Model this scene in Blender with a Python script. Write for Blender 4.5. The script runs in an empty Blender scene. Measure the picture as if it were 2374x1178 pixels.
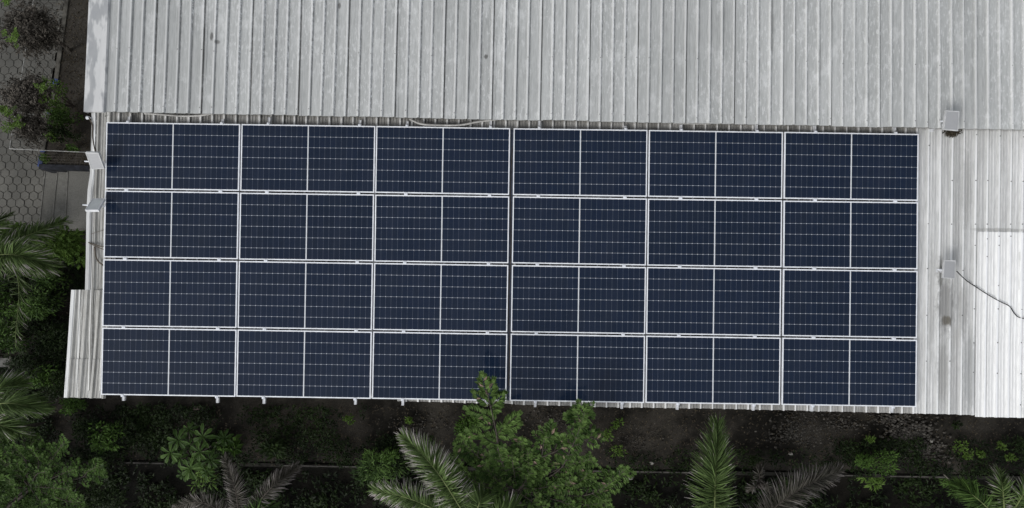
import bpy, math, random
from mathutils import Vector, Matrix, Euler
R = math.radians
PI = math.pi
sc = bpy.context.scene
COL = sc.collection

# ------------------------------------------------------------------ camera
cam_d = bpy.data.cameras.new('camera')
cam = bpy.data.objects.new('camera', cam_d); COL.objects.link(cam)
cam.location = (0.0359, -0.7786, 14.2659)
cam.rotation_euler = Euler((0.0878517, -0.0001703, 0.0147996), 'XYZ')
cam_d.lens = 24.005; cam_d.sensor_width = 36.0; cam_d.clip_end = 1000
sc.camera = cam
sc.render.resolution_x = 1024; sc.render.resolution_y = 508
CM = cam.rotation_euler.to_matrix(); CO = cam.location.copy(); F = 1583.0

# ------------------------------------------------------------------ sky, sun, exposure (soft overcast day)
world = bpy.data.worlds.new('World'); sc.world = world; world.use_nodes = True
wn = world.node_tree; wn.nodes.clear()
sky = wn.nodes.new('ShaderNodeTexSky'); sky.sky_type = 'NISHITA'; sky.sun_disc = False
SUN_EL, SUN_AZ = R(38), R(-134)                 # azimuth measured from north (+Y) towards east
sky.sun_elevation = SUN_EL; sky.sun_rotation = SUN_AZ
sky.dust_density = 1.5; sky.air_density = 1.2; sky.ozone_density = 1.0
hs = wn.nodes.new('ShaderNodeHueSaturation'); hs.inputs['Saturation'].default_value = 0.20
bg = wn.nodes.new('ShaderNodeBackground'); bg.inputs['Strength'].default_value = 0.15
wo = wn.nodes.new('ShaderNodeOutputWorld')
wn.links.new(sky.outputs[0], hs.inputs['Color']); wn.links.new(hs.outputs[0], bg.inputs[0]); wn.links.new(bg.outputs[0], wo.inputs[0])
sun_d = bpy.data.lights.new('sun', 'SUN'); sun_d.energy = 1.35; sun_d.angle = R(24); sun_d.color = (1.0, 0.975, 0.94)
sun = bpy.data.objects.new('sun', sun_d); COL.objects.link(sun)
sd = Vector((math.sin(SUN_AZ)*math.cos(SUN_EL), math.cos(SUN_AZ)*math.cos(SUN_EL), math.sin(SUN_EL)))
sun.rotation_euler = sd.to_track_quat('Z', 'Y').to_euler(); sun.location = sd*30
sc.view_settings.view_transform = 'Standard'; sc.view_settings.look = 'None'
sc.view_settings.exposure = 0.22; sc.view_settings.gamma = 1.0
sc.render.engine = 'CYCLES'

# ------------------------------------------------------------------ where things are
def ray(px, py):
    return CM @ Vector(((px-1187)/F, -(py-589)/F, -1.0))
def G(px, py, z=0.0):                          # world point at height z
    d = ray(px, py); t = (z-CO.z)/d.z
    return CO + d*t
def on_plane(px, py, M, w=0.0):                # local (u, v) on the plane w of frame M
    Mi = M.inverted(); o = Mi @ CO; d = Mi.to_3x3() @ ray(px, py)
    t = (w-o.z)/d.z; p = o+d*t
    return p.x, p.y
SL = R(4.5)
MA = Matrix.Translation((0, 0, 3.6)) @ Matrix.Rotation(SL, 4, 'X')          # frame of the solar array (w=0 is the panel top)
def frame_from(p, q, slope, w):                # frame on an eave line p->q
    x = (q-p).normalized(); ang = math.atan2(x.y, x.x)
    return Matrix.Translation(p) @ Matrix.Rotation(ang, 4, 'Z') @ Matrix.Rotation(slope, 4, 'X')
PANW = -0.112
# lower roof: eave line taken on the array's slope plane
e0 = MA @ Vector((*on_plane(235, 921, MA, PANW), PANW)); e1 = MA @ Vector((*on_plane(2250, 961, MA, PANW), PANW))
ML = Matrix.Translation(e0) @ Matrix.Rotation(math.atan2(e1.y-e0.y, e1.x-e0.x), 4, 'Z') @ Matrix.Rotation(SL, 4, 'X')
UZ = 3.97
MU = frame_from(G(193, 258, UZ), G(2374, 301, UZ), R(3.0), 0)

# ------------------------------------------------------------------ helpers
def tag(o, label=None, cat=None, group=None, kind=None):
    if label: o['label'] = label
    if cat: o['category'] = cat
    if group: o['group'] = group
    if kind: o['kind'] = kind
    return o
class MB:
    def __init__(s): s.v = []; s.f = []; s.m = []; s.c = []; s.cc = 0.0
    def vert(s, p, c=None):
        s.v.append(tuple(p)); s.c.append(s.cc if c is None else c); return len(s.v)-1
    def face(s, idx, m=0): s.f.append(tuple(idx)); s.m.append(m)
    def quad(s, a, b, c, d, m=0, col=None):
        i = [s.vert(p, col) for p in (a, b, c, d)]; s.face(i, m)
    def box(s, x0, x1, y0, y1, z0, z1, m=0, M=None):
        P = [Vector((x, y, z)) for z in (z0, z1) for y in (y0, y1) for x in (x0, x1)]
        if M: P = [M @ p for p in P]
        b = len(s.v)
        for p in P: s.vert(p)
        for q in ((0,2,3,1),(4,5,7,6),(0,1,5,4),(2,6,7,3),(0,4,6,2),(1,3,7,5)): s.face([b+k for k in q], m)
    def tube(s, pts, rad, n=6, m=0, cap=True):
        pts = [Vector(p) for p in pts]; rings = []
        for i, p in enumerate(pts):
            d = (pts[min(i+1, len(pts)-1)]-pts[max(i-1, 0)])
            if d.length < 1e-9: d = Vector((0,0,1))
            d.normalize(); a = d.orthogonal().normalized() if i == 0 else (pa - d*pa.dot(d)).normalized()
            pa = a; b = d.cross(a); r = rad[i] if isinstance(rad, (list, tuple)) else rad
            rings.append([s.vert(p + (a*math.cos(2*PI*k/n)+b*math.sin(2*PI*k/n))*r) for k in range(n)])
        for A, B in zip(rings, rings[1:]):
            for k in range(n): s.face((A[k], A[(k+1)%n], B[(k+1)%n], B[k]), m)
        if cap: s.face(rings[0][::-1], m); s.face(rings[-1], m)
    def build(s, name, mats, parent=None, smooth=False):
        me = bpy.data.meshes.new(name); me.from_pydata(s.v, [], s.f)
        if not isinstance(mats, (list, tuple)): mats = [mats]
        for mt in mats: me.materials.append(mt)
        me.polygons.foreach_set('material_index', s.m)
        if smooth: me.polygons.foreach_set('use_smooth', [True]*len(s.f))
        a = me.attributes.new('tone', 'FLOAT', 'POINT'); a.data.foreach_set('value', s.c)
        me.update()
        o = bpy.data.objects.new(name, me); COL.objects.link(o)
        if parent: o.parent = parent
        return o
def empty(name, M=None, loc=None):
    o = bpy.data.objects.new(name, None); COL.objects.link(o); o.empty_display_size = .1
    if M is not None: o.matrix_world = M
    if loc is not None: o.location = loc
    return o
def copy_tree(o, parent=None, kids=None):
    c = o.copy(); COL.objects.link(c)
    if parent: c.parent = parent
    for ch in list(o.children): copy_tree(ch, c)
    return c
def smooth_path(pts, n=8):                     # Catmull-Rom
    P = [Vector(p) for p in pts]; P = [P[0]*2-P[1]] + P + [P[-1]*2-P[-2]]; out = []
    for i in range(1, len(P)-2):
        for k in range(n):
            t = k/n; a, b, c, d = P[i-1], P[i], P[i+1], P[i+2]
            out.append(0.5*((2*b)+(c-a)*t+(2*a-5*b+4*c-d)*t*t+(3*b-a-3*c+d)*t**3))
    out.append(P[-2]); return out

# ------------------------------------------------------------------ materials
class NT:
    def __init__(s, name):
        s.m = bpy.data.materials.new(name); s.m.use_nodes = True; s.t = s.m.node_tree
        s.b = s.t.nodes['Principled BSDF']
    def n(s, t, **k):
        x = s.t.nodes.new(t)
        for a, b in k.items(): setattr(x, a, b)
        return x
    def l(s, a, b): s.t.links.new(a, b)
    def val(s, sock, v):
        if hasattr(v, 'is_output') or isinstance(v, bpy.types.NodeSocket): s.l(v, sock)
        else: sock.default_value = v
    def math(s, op, a, b=0.0, c=None, clamp=False):
        x = s.n('ShaderNodeMath', operation=op); x.use_clamp = clamp
        s.val(x.inputs[0], a); s.val(x.inputs[1], b)
        if c is not None: s.val(x.inputs[2], c)
        return x.outputs[0]
    def coord(s, scale=(1,1,1), kind='Object', loc=(0,0,0)):
        tc = s.n('ShaderNodeTexCoord'); mp = s.n('ShaderNodeMapping')
        mp.inputs['Scale'].default_value = scale; mp.inputs['Location'].default_value = loc
        s.l(tc.outputs[kind], mp.inputs[0]); return mp.outputs[0]
    def noise(s, vec, scale=1, detail=3, rough=.55):
        x = s.n('ShaderNodeTexNoise'); x.inputs['Scale'].default_value = scale; x.inputs['Detail'].default_value = detail
        x.inputs['Roughness'].default_value = rough; s.l(vec, x.inputs['Vector']); return x.outputs['Fac']
    def ramp(s, f, a, b, lo=0.0, hi=1.0):      # smooth remap
        x = s.n('ShaderNodeMapRange', interpolation_type='SMOOTHSTEP'); s.val(x.inputs[0], f)
        for i, v in enumerate((a, b, lo, hi)): x.inputs[i+1].default_value = v
        return x.outputs[0]
    def mix(s, f, a, b, blend='MIX'):
        x = s.n('ShaderNodeMix', data_type='RGBA', blend_type=blend); s.val(x.inputs[0], f)
        for sock, v in ((x.inputs[6], a), (x.inputs[7], b)):
            if isinstance(v, (tuple, list)): sock.default_value = (*v[:3], 1)
            else: s.l(v, sock)
        return x.outputs[2]
    def base(s, c, rough=.7, spec=.3, metal=0.0):
        if isinstance(c, (tuple, list)): s.b.inputs['Base Color'].default_value = (*c, 1)
        else: s.l(c, s.b.inputs['Base Color'])
        s.val(s.b.inputs['Roughness'], rough); s.b.inputs['Specular IOR Level'].default_value = spec; s.b.inputs['Metallic'].default_value = metal
        return s
    def bump(s, h, strength=.3, dist=.01):
        x = s.n('ShaderNodeBump'); x.inputs['Strength'].default_value = strength; x.inputs['Distance'].default_value = dist
        s.l(h, x.inputs['Height']); s.l(x.outputs[0], s.b.inputs['Normal'])
def attr(n, name='tone'):
    a = n.n('ShaderNodeAttribute'); a.attribute_name = name; return a.outputs['Fac']
def sep(n, v):
    x = n.n('ShaderNodeSeparateXYZ'); n.l(v, x.inputs[0]); return x.outputs
def g3(v, k=(1,1,1)): return tuple(v*a for a in k)

def simple(name, c, rough=.6, spec=.3, var=.15, scale=12, metal=0):
    n = NT(name); f = n.noise(n.coord(), scale, 4)
    c2 = tuple(x*(1-2*var) for x in c); c1 = tuple(min(1, x*(1+2*var)) for x in c)
    n.base(n.mix(n.ramp(f, .3, .7), c2, c1), rough, spec, metal); return n.m

def roof_mat(name, base, dark, light, pitch, off, foot, flake=.6, dirt=.5, patches=(), top=.815, ribc=(.56,.565,.565), ribk=.55, panvar=.24, eave=None):
    """weathered painted sheet; foot = where in the pitch the rib's foot sits (dirt gathers beside it)"""
    n = NT(name)
    big = n.noise(n.coord((1.6, .35, 1)), 1, 3)
    strk = n.noise(n.coord((16, .8, 1)), 1, 4, .6)
    fine = n.noise(n.coord((70, 5, 1)), 1, 3, .6)
    oi = n.n('ShaderNodeObjectInfo')
    c = n.mix(n.ramp(strk, .3, .72), dark, base)
    c = n.mix(n.math('MULTIPLY', n.ramp(big, .35, .75), .35), c, light)
    c = n.mix(n.math('MULTIPLY', n.ramp(fine, .42, .72), .30), c, light)
    c = n.mix(n.math('MULTIPLY', n.ramp(fine, .55, .30), .22), c, g3(.5, dark))
    cid = n.math('FLOOR', n.math('DIVIDE', n.math('ADD', sep(n, n.coord())[0], 100*pitch-off), pitch))
    wn_ = n.n('ShaderNodeTexWhiteNoise', noise_dimensions='1D'); n.l(cid, wn_.inputs['W'])
    c = n.mix(n.math('MULTIPLY', wn_.outputs['Value'], panvar), c, g3(.55, dark))
    # flaking paint, thickest beside the ribs
    x = sep(n, n.coord())[0]
    ph = n.math('FRACT', n.math('DIVIDE', n.math('ADD', x, 100*pitch-off), pitch))
    wob = n.noise(n.coord((9, 3.2, 1)), 1, 5, .7)
    d1 = n.math('ABSOLUTE', n.math('SUBTRACT', ph, n.math('ADD', n.math('MULTIPLY', n.math('SUBTRACT', wob, .5), .55), foot)))
    fl = n.noise(n.coord((42, 13, 1)), 1, 5, .75)
    m1 = n.math('MULTIPLY', n.ramp(d1, .20, .02), n.ramp(fl, .47, .54))
    zone = n.ramp(n.noise(n.coord((1.3, .5, 1), loc=(5, 3, 0)), 1, 2), .36, .56)
    c = n.mix(n.math('MULTIPLY', n.math('MULTIPLY', m1, zone), flake), c, (.72, .73, .73))
    fw = n.ramp(n.noise(n.coord((26, 7, 1), loc=(1, 4, 0)), 1, 6, .75), .535, .585)
    c = n.mix(n.math('MULTIPLY', n.math('MULTIPLY', fw, zone), flake*.55), c, (.62, .63, .63))
    rt = n.math('ABSOLUTE', n.math('SUBTRACT', n.math('FRACT', n.math('ADD', n.math('SUBTRACT', ph, top), .5)), .5))
    c = n.mix(n.ramp(rt, .10, .06, 0, ribk), c, ribc)
    # broken dirt line right at the foot of the rib
    d2 = n.math('ABSOLUTE', n.math('SUBTRACT', ph, foot+.035))
    br = n.noise(n.coord((20, 6, 1), loc=(2, 9, 0)), 1, 4, .7)
    m2 = n.math('MULTIPLY', n.ramp(d2, .05, .012), n.ramp(br, .36, .56))
    c = n.mix(n.math('MULTIPLY', m2, dirt), c, (.11, .107, .10))
    ph4 = n.math('FRACT', n.math('DIVIDE', n.math('ADD', x, 100*pitch-off), 4*pitch))
    d4 = n.math('ABSOLUTE', n.math('SUBTRACT', ph4, (3+foot+.02)/4))
    c = n.mix(n.math('MULTIPLY', n.ramp(d4, .016, .004), n.ramp(br, .30, .42)), c, (.12,.118,.11))
    c = n.mix(n.math('MULTIPLY', n.ramp(n.noise(n.coord((3.5, 1.6, 1), loc=(8, 2, 0)), 1, 6, .75), .53, .64), flake*.35), c, (.66,.67,.67))
    sp = n.noise(n.coord((11, 9, 1), loc=(7, 1, 0)), 1, 6, .8)
    c = n.mix(n.ramp(sp, .70, .76, 0, .7), c, (.10, .095, .085))
    for (u, v, ru, rv, col, k) in patches:       # stains with a shape of their own
        cc = n.n('ShaderNodeVectorMath', operation='DISTANCE')
        n.l(n.coord((1/ru, 1/rv, 0)), cc.inputs[0]); cc.inputs[1].default_value = (u/ru, v/rv, 0)
        ed = n.math('ADD', cc.outputs['Value'], n.math('MULTIPLY', n.math('SUBTRACT', n.noise(n.coord((22, 7, 1)), 1, 5, .7), .5), 1.5))
        c = n.mix(n.ramp(ed, 1.1, .45, 0, k), c, col)
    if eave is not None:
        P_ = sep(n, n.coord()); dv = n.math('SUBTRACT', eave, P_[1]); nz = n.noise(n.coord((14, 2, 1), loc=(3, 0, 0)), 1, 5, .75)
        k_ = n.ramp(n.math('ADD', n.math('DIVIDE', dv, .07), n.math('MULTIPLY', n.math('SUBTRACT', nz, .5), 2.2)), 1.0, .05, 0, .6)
        c = n.mix(k_, c, (.12,.113,.095))  # blotchy dirt below the upper eave, with its shadow line painted in
    vs = n.noise(n.coord((52, .55, 1), loc=(4, 1, 0)), 1, 3, .7)
    c = n.mix(n.ramp(vs, .56, .70, 0, .38), c, g3(.6, dark)); c = n.mix(n.ramp(vs, .42, .30, 0, .35), c, light)
    tone = n.math('ADD', .93, n.math('MULTIPLY', oi.outputs['Random'], .12))
    c = n.mix(1.0, c, tone, 'MULTIPLY')
    n.base(c, n.ramp(strk, .3, .7, .55, .42), .4)
    n.bump(n.noise(n.coord((30, 4, 1)), 1, 5, .65), .35, .004)
    return n.m

PU, PL = 0.1865, 0.1858
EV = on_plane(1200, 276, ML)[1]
flashX = on_plane(245, 258, MU)[0]
lowX0 = on_plane(248, 300, ML)[0]
def lp(px, py): return on_plane(px, py, ML, 0.01)
ust = [(*on_plane(px, py, MU, .01), a, b, (.10,.10,.095), k) for px, py, a, b, k in ((490,84,.035,.07,.9),(503,97,.05,.04,.8),(787,12,.035,.06,.8),(1127,131,.035,.045,.9),(415,60,.05,.5,.25),(1790,60,.04,.6,.45),(1900,150,.03,.5,.4))]
m_upper = roof_mat('upper_roof_paint', (.42,.43,.425), (.335,.345,.34), (.52,.53,.525), PU, flashX, .93, .95, .62, ust, .815, (.58,.585,.58), .6, .16)
st = []
for (px, py, ru, rv, col, k) in [(2192,705,.17,.55,(.20,.20,.195),.8), (2232,720,.10,.50,(.27,.27,.265),.65), (2180,630,.07,.30,(.16,.16,.15),.75),
                                 (2195,745,.085,.10,(.09,.08,.06),.8), (2218,780,.06,.22,(.36,.36,.35),.6), (2203,312,.12,.05,(.08,.07,.05),.8),
                                 (2320,533,.55,.035,(.25,.25,.24),.6), (2185,860,.12,.6,(.27,.27,.26),.6), (2248,870,.13,.8,(.25,.26,.26),.6), (2160,700,.05,1.2,(.33,.33,.32),.5),
                                 (2240,430,.10,.9,(.30,.30,.29),.55)]:
    u, v = lp(px, py); st.append((u, v, ru, rv, col, k))
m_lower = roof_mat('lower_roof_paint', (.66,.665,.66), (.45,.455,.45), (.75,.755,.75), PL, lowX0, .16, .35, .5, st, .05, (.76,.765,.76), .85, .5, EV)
m_left = roof_mat('lower_roof_grimy', (.42,.415,.39), (.23,.225,.205), (.60,.60,.58), PL, lowX0, .16, .3, .6, (), .05, (.68,.68,.66), .75)
m_new = roof_mat('lower_roof_clean', (.77,.775,.77), (.68,.685,.68), (.81,.815,.815), PL, lowX0, .16, .1, .25, (), .05, (.80,.81,.83), .7)
m_under = roof_mat('lower_roof_grime_and_shade', (.40,.395,.38), (.22,.215,.20), (.54,.535,.52), PL, lowX0, .16, .3, .6, (), .05, (.70,.70,.69), .9, .6, EV)  # grimy pans, darkened further: the panels' shade is put into the colour
m_screw = simple('screw_head', (.13,.13,.125), .5, .4)

n = NT('flashing_paint')
a = n.noise(n.coord((5.5, 1.7, 1), loc=(0, 2.2, 0)), 1, 3, .5); b = n.noise(n.coord((14, 5, 1)), 1, 5, .6)
c = n.mix(n.ramp(n.math('ADD', n.math('MULTIPLY', a, .85), n.math('MULTIPLY', b, .15)), .46, .54), (.29,.30,.31), (.52,.525,.525))
c = n.mix(n.ramp(b, .3, .7, 0, .25), c, (.42,.42,.42))
n.base(c, .5, .35); n.bump(n.noise(n.coord(), 4, 3), .3, .01); m_flash = n.m

# solar glass: 24 x 6 half cells in x/y of the panel
PW, PH, LIP = 2.10, 1.048, .0165
cw = (PW/2-LIP-.009)/12; chh = (PH-2*LIP)/6
n = NT('solar_cells'); X = sep(n, n.coord()); ax = n.math('ABSOLUTE', X[0])
fx = n.math('FRACT', n.math('DIVIDE', n.math('SUBTRACT', ax, .009), cw)); fy = n.math('FRACT', n.math('DIVIDE', n.math('ADD', X[1], PH/2-LIP), chh))
dx = n.math('MULTIPLY', n.math('MINIMUM', fx, n.math('SUBTRACT', 1.0, fx)), cw)
dy = n.math('MULTIPLY', n.math('MINIMUM', fy, n.math('SUBTRACT', 1.0, fy)), chh)
lx = n.math('LESS_THAN', dx, .0016); ly = n.math('LESS_THAN', dy, .0024)
dia = n.math('LESS_THAN', n.math('ADD', dx, dy), .0085)
bus = n.math('LESS_THAN', n.math('ABSOLUTE', n.math('SUBTRACT', n.math('FRACT', n.math('MULTIPLY', fy, 9.0)), .5)), .035)
oi = n.n('ShaderNodeObjectInfo')
ix = n.math('FLOOR', n.math('DIVIDE', X[0], cw)); iy = n.math('FLOOR', n.math('DIVIDE', n.math('ADD', X[1], PH/2-LIP), chh))
cx = n.n('ShaderNodeCombineXYZ'); n.l(ix, cx.inputs[0]); n.l(iy, cx.inputs[1]); n.l(n.math('MULTIPLY', oi.outputs['Random'], 50.0), cx.inputs[2])
wnz = n.n('ShaderNodeTexWhiteNoise'); n.l(cx.outputs[0], wnz.inputs['Vector'])
tn_ = n.math('MULTIPLY', n.math('ADD', n.math('MULTIPLY', wnz.outputs['Value'], .55), n.math('MULTIPLY', oi.outputs['Random'], .45)), 1.0)
cell = n.mix(tn_, (.0032,.0090,.0225), (.0056,.0125,.031))
soft = n.noise(n.coord((3, 1.2, 1)), 1, 3)
cell = n.mix(n.ramp(soft, .3, .8, 0, .12), cell, (.04,.045,.055))
cell = n.mix(n.math('MULTIPLY', bus, .25), cell, (.10,.11,.14))
cell = n.mix(n.math('MULTIPLY', lx, .48), cell, (.16,.18,.23))
cell = n.mix(n.math('MULTIPLY', ly, .60), cell, (.36,.39,.44))
cell = n.mix(dia, cell, (.42,.44,.48))
dust = n.noise(n.coord((8, 8, 1)), 1, 6, .8)
cell = n.mix(n.ramp(dust, .72, .78, 0, .35), cell, (.2,.19,.17))
n.base(cell, .10, .22); m_cell = n.m
m_alu = simple('anodised_frame', (.70,.72,.76), .38, .5, .05, 6)
m_white = simple('white_backsheet', (.55,.57,.60), .5, .3, .04)
m_rail = simple('galvanised_rail', (.52,.53,.55), .42, .5, .10, 9)
m_clamp = simple('bright_clamp', (.64,.66,.70), .35, .5, .06)
m_tray = simple('inner_tray', (.05,.06,.085), .6, .2, .1)
n = NT('lamp_face'); L_ = n.math('FRACT', n.math('MULTIPLY', sep(n, n.coord())[0], 60.0)); n.base(n.mix(n.math('LESS_THAN', L_, .22), (.27,.275,.285), (.36,.365,.375)), .3, .5); m_lampface = n.m
m_lamphouse = simple('lamp_housing', (.44,.445,.45), .45, .4, .08, 14)
m_lampback = simple('lamp_body', (.16,.16,.155), .5, .4, .1)
m_conduit = simple('grey_conduit', (.36,.355,.34), .55, .35, .12, 9)
m_cable = simple('black_cable', (.008,.008,.008), .8, .1)
m_bcable = simple('brown_cable', (.08,.065,.05), .6, .3)
m_wall = simple('render_wall', (.34,.33,.31), .85, .2, .12, 2)
m_wire = simple('fence_wire', (.30,.30,.29), .5, .4)
m_blue = simple('blue_paint', (.028,.045,.13), .6, .3, .3, 14)
m_dblue = simple('dark_blue_wall', (.014,.0155,.021), .7, .2, .3, 7)
m_bark = simple('bark', (.055,.048,.042), .9, .1, .2, 30)
m_rach = simple('rachis', (.13,.16,.06), .6, .2, .1, 30)
m_litter = simple('dead_leaves', (.05,.042,.03), .9, .1, .35, 40)

def ground_mat(name, a, b, c2, sc1=1.2, bump=.02):
    n = NT(name); v = n.coord(kind='Object')
    k1 = n.noise(v, sc1, 5, .6); k2 = n.noise(v, 9, 5, .7); k3 = n.noise(v, 45, 3, .7)
    c = n.mix(n.ramp(k1, .42, .62), a, b); c = n.mix(n.ramp(k2, .5, .72, 0, .6), c, c2)
    c = n.mix(n.ramp(k3, .35, .65, 0, .45), c, g3(.45, a))
    n.base(c, .95, .1); n.bump(k2, .8, bump); return n.m
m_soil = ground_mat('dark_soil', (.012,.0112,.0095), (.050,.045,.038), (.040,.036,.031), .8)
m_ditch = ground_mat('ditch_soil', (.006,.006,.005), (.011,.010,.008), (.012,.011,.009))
m_bed = ground_mat('bed_soil', (.036,.032,.027), (.052,.047,.040), (.026,.024,.018), 1.0)
m_conc = ground_mat('step_concrete', (.185,.182,.167), (.215,.211,.195), (.155,.152,.140), 2.0, .003)
m_step = ground_mat('step_concrete_worn', (.165,.162,.148), (.205,.202,.186), (.135,.132,.12), 3.0, .003)
m_conc2 = ground_mat('step_concrete_dirty', (.145,.142,.13), (.175,.172,.157), (.115,.112,.102), 3.0, .003)
m_edge = simple('worn_step_edge', (.17,.167,.155), .9, .1, .2, 6)
m_curb = simple('kerb_concrete', (.22,.215,.20), .9, .2, .15)

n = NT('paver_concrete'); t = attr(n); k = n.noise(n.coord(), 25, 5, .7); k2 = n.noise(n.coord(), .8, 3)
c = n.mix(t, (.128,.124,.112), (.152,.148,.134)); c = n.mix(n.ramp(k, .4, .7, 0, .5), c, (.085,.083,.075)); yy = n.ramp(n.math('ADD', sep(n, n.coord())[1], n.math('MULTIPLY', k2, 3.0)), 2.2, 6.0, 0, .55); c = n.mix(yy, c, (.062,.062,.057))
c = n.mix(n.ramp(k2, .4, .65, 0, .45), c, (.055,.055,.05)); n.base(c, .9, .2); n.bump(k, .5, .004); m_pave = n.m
n = NT('stone'); t = attr(n); n.base(n.mix(t, (.028,.026,.023), (.105,.098,.087)), .9, .2); m_stone = n.m

def leaf_mat(name, lo, hi, tip=None, tr=.12, rough=.55):
    """tone attribute: 0..1 leaf shade, above 1 = dry tip"""
    n = NT(name); t = attr(n)
    c = n.mix(n.ramp(t, 0, 1), lo, hi)
    if tip: c = n.mix(n.ramp(t, 1.15, 1.9), c, tip)
    c = n.mix(n.ramp(n.noise(n.coord(), 14, 3), .35, .7, 0, .3), c, g3(.55, lo))
    n.base(c, rough, .12)
    tb = n.n('ShaderNodeBsdfTranslucent'); n.l(c, tb.inputs[0]); mx = n.n('ShaderNodeMixShader'); mx.inputs[0].default_value = tr
    out = n.t.nodes['Material Output']; n.l(n.b.outputs[0], mx.inputs[1]); n.l(tb.outputs[0], mx.inputs[2]); n.l(mx.outputs[0], out.inputs[0])
    return n.m
m_palm = leaf_mat('palm_leaflet', (.026,.046,.011), (.105,.160,.050), (.40,.36,.355))
m_palmgrey = leaf_mat('palm_leaflet_grey', (.026,.026,.018), (.085,.078,.066), (.22,.20,.195))
m_spray = leaf_mat('compound_leaf', (.014,.034,.006), (.108,.178,.046), (.24,.17,.14))
m_sdark = leaf_mat('dark_compound_leaf', (.012,.030,.005), (.085,.150,.036))
m_hedge = leaf_mat('hedge_leaf', (.018,.042,.006), (.080,.150,.030))
m_brightl = leaf_mat('young_leaf', (.050,.095,.015), (.105,.175,.035))
m_dead = leaf_mat('dead_foliage', (.034,.031,.025), (.125,.112,.095), None, .1)
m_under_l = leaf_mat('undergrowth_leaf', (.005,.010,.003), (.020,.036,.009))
m_whorl = leaf_mat('whorl_leaf', (.020,.045,.008), (.070,.125,.030))

# ------------------------------------------------------------------ ground
zlow = -1.1
def sheet(name, m, ptsxy, z, kind='structure', parent=None, thick=0.0):
    mb = MB()
    top = [mb.vert((x, y, z)) for x, y in ptsxy]; mb.face(top)
    if thick:
        bot = [mb.vert((x, y, z-thick)) for x, y in ptsxy]
        for i in range(len(top)): j = (i+1) % len(top); mb.face((top[i], bot[i], bot[j], top[j]))
    o = mb.build(name, m, parent)
    if kind: tag(o, kind=kind)
    return o
def xy(px, py, z=0): p = G(px, py, z); return (p.x, p.y)
wl, wr = G(200, 1072, 0.05), G(2300, 1109, 0.05)       # the low boundary wall's line
def wall_y(x): return wl.y + (x-wl.x)*(wr.y-wl.y)/(wr.x-wl.x)
# one terrain sheet: yard level, drop behind the wall, then out to the horizon
mb = MB(); rng = random.Random(3)
xs = [-300, -120, -40] + [-16+.4*i for i in range(81)] + [40, 120, 300]
def gz(x, y, j=True):
    wy = wall_y(max(-20, min(20, x)))
    if y > wy+.02: z = 0.0
    else: z = zlow
    if j and abs(x) < 16 and -9 < y < 8:
        z += .05*math.sin(x*1.7+y*.9)*math.sin(y*2.3-x*.6) - .04 + rng.uniform(-.012, .012)
    return z
rows = []
for q in ['far-'] + [k for k in range(-24, 36)] + ['far+']:
    row = []
    for x in xs:
        wy = wall_y(max(-20, min(20, x)))
        if q == 'far-': y = -300
        elif q == 'far+': y = 300
        elif q < 0: y = wy - .05 + (q+1)*.4
        else: y = wy + .05 + q*.4
        row.append(mb.vert((x, y, gz(x, y) if not isinstance(q, str) else (zlow if q == 'far-' else 0))))
    rows.append(row)
for i in range(len(rows)-1):
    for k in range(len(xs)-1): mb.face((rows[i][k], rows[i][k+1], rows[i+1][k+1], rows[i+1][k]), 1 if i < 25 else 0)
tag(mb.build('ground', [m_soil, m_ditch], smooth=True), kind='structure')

# low retaining wall whose narrow coping shows as a pale line
mb = MB(); N = 40
rt = empty('retaining_wall', loc=(wl.x, wl.y, 0)); tag(rt, 'low dark retaining wall with a thin pale coping, running along the bottom of the yard', 'wall')
def seg_box(mb, x0, x1, hw, z0, z1, m=0, dy=0):
    for a, b in ((x0, x1),):
        ya, yb = wall_y(a)+dy, wall_y(b)+dy
        P = [(a, ya-hw, z0), (b, yb-hw, z0), (b, yb+hw, z0), (a, ya+hw, z0), (a, ya-hw, z1), (b, yb-hw, z1), (b, yb+hw, z1), (a, ya+hw, z1)]
        i = len(mb.v)
        for p in P: mb.vert((p[0]-wl.x, p[1]-wl.y, p[2]))
        for q in ((0,3,2,1),(4,5,6,7),(0,1,5,4),(1,2,6,5),(2,3,7,6),(3,0,4,7)): mb.face([i+k for k in q], m)
seg_box(mb, -15, 15, .035, zlow-.1, .0); mb.build('wall_body', simple('wall_dark', (.018,.0175,.015), .9, .1, .3, 4), rt)
for (a, b) in ((282, 405), (655, 845), (1330, 1642), (1900, 1990), (2062, 2192)):
    mb = MB(); seg_box(mb, G(a, 1080, .05).x, G(b, 1090, .05).x, .011, .0, .03); mb.build('coping', simple('coping_pale', (.07,.066,.06), .8, .2, .2, 9), rt)

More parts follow.
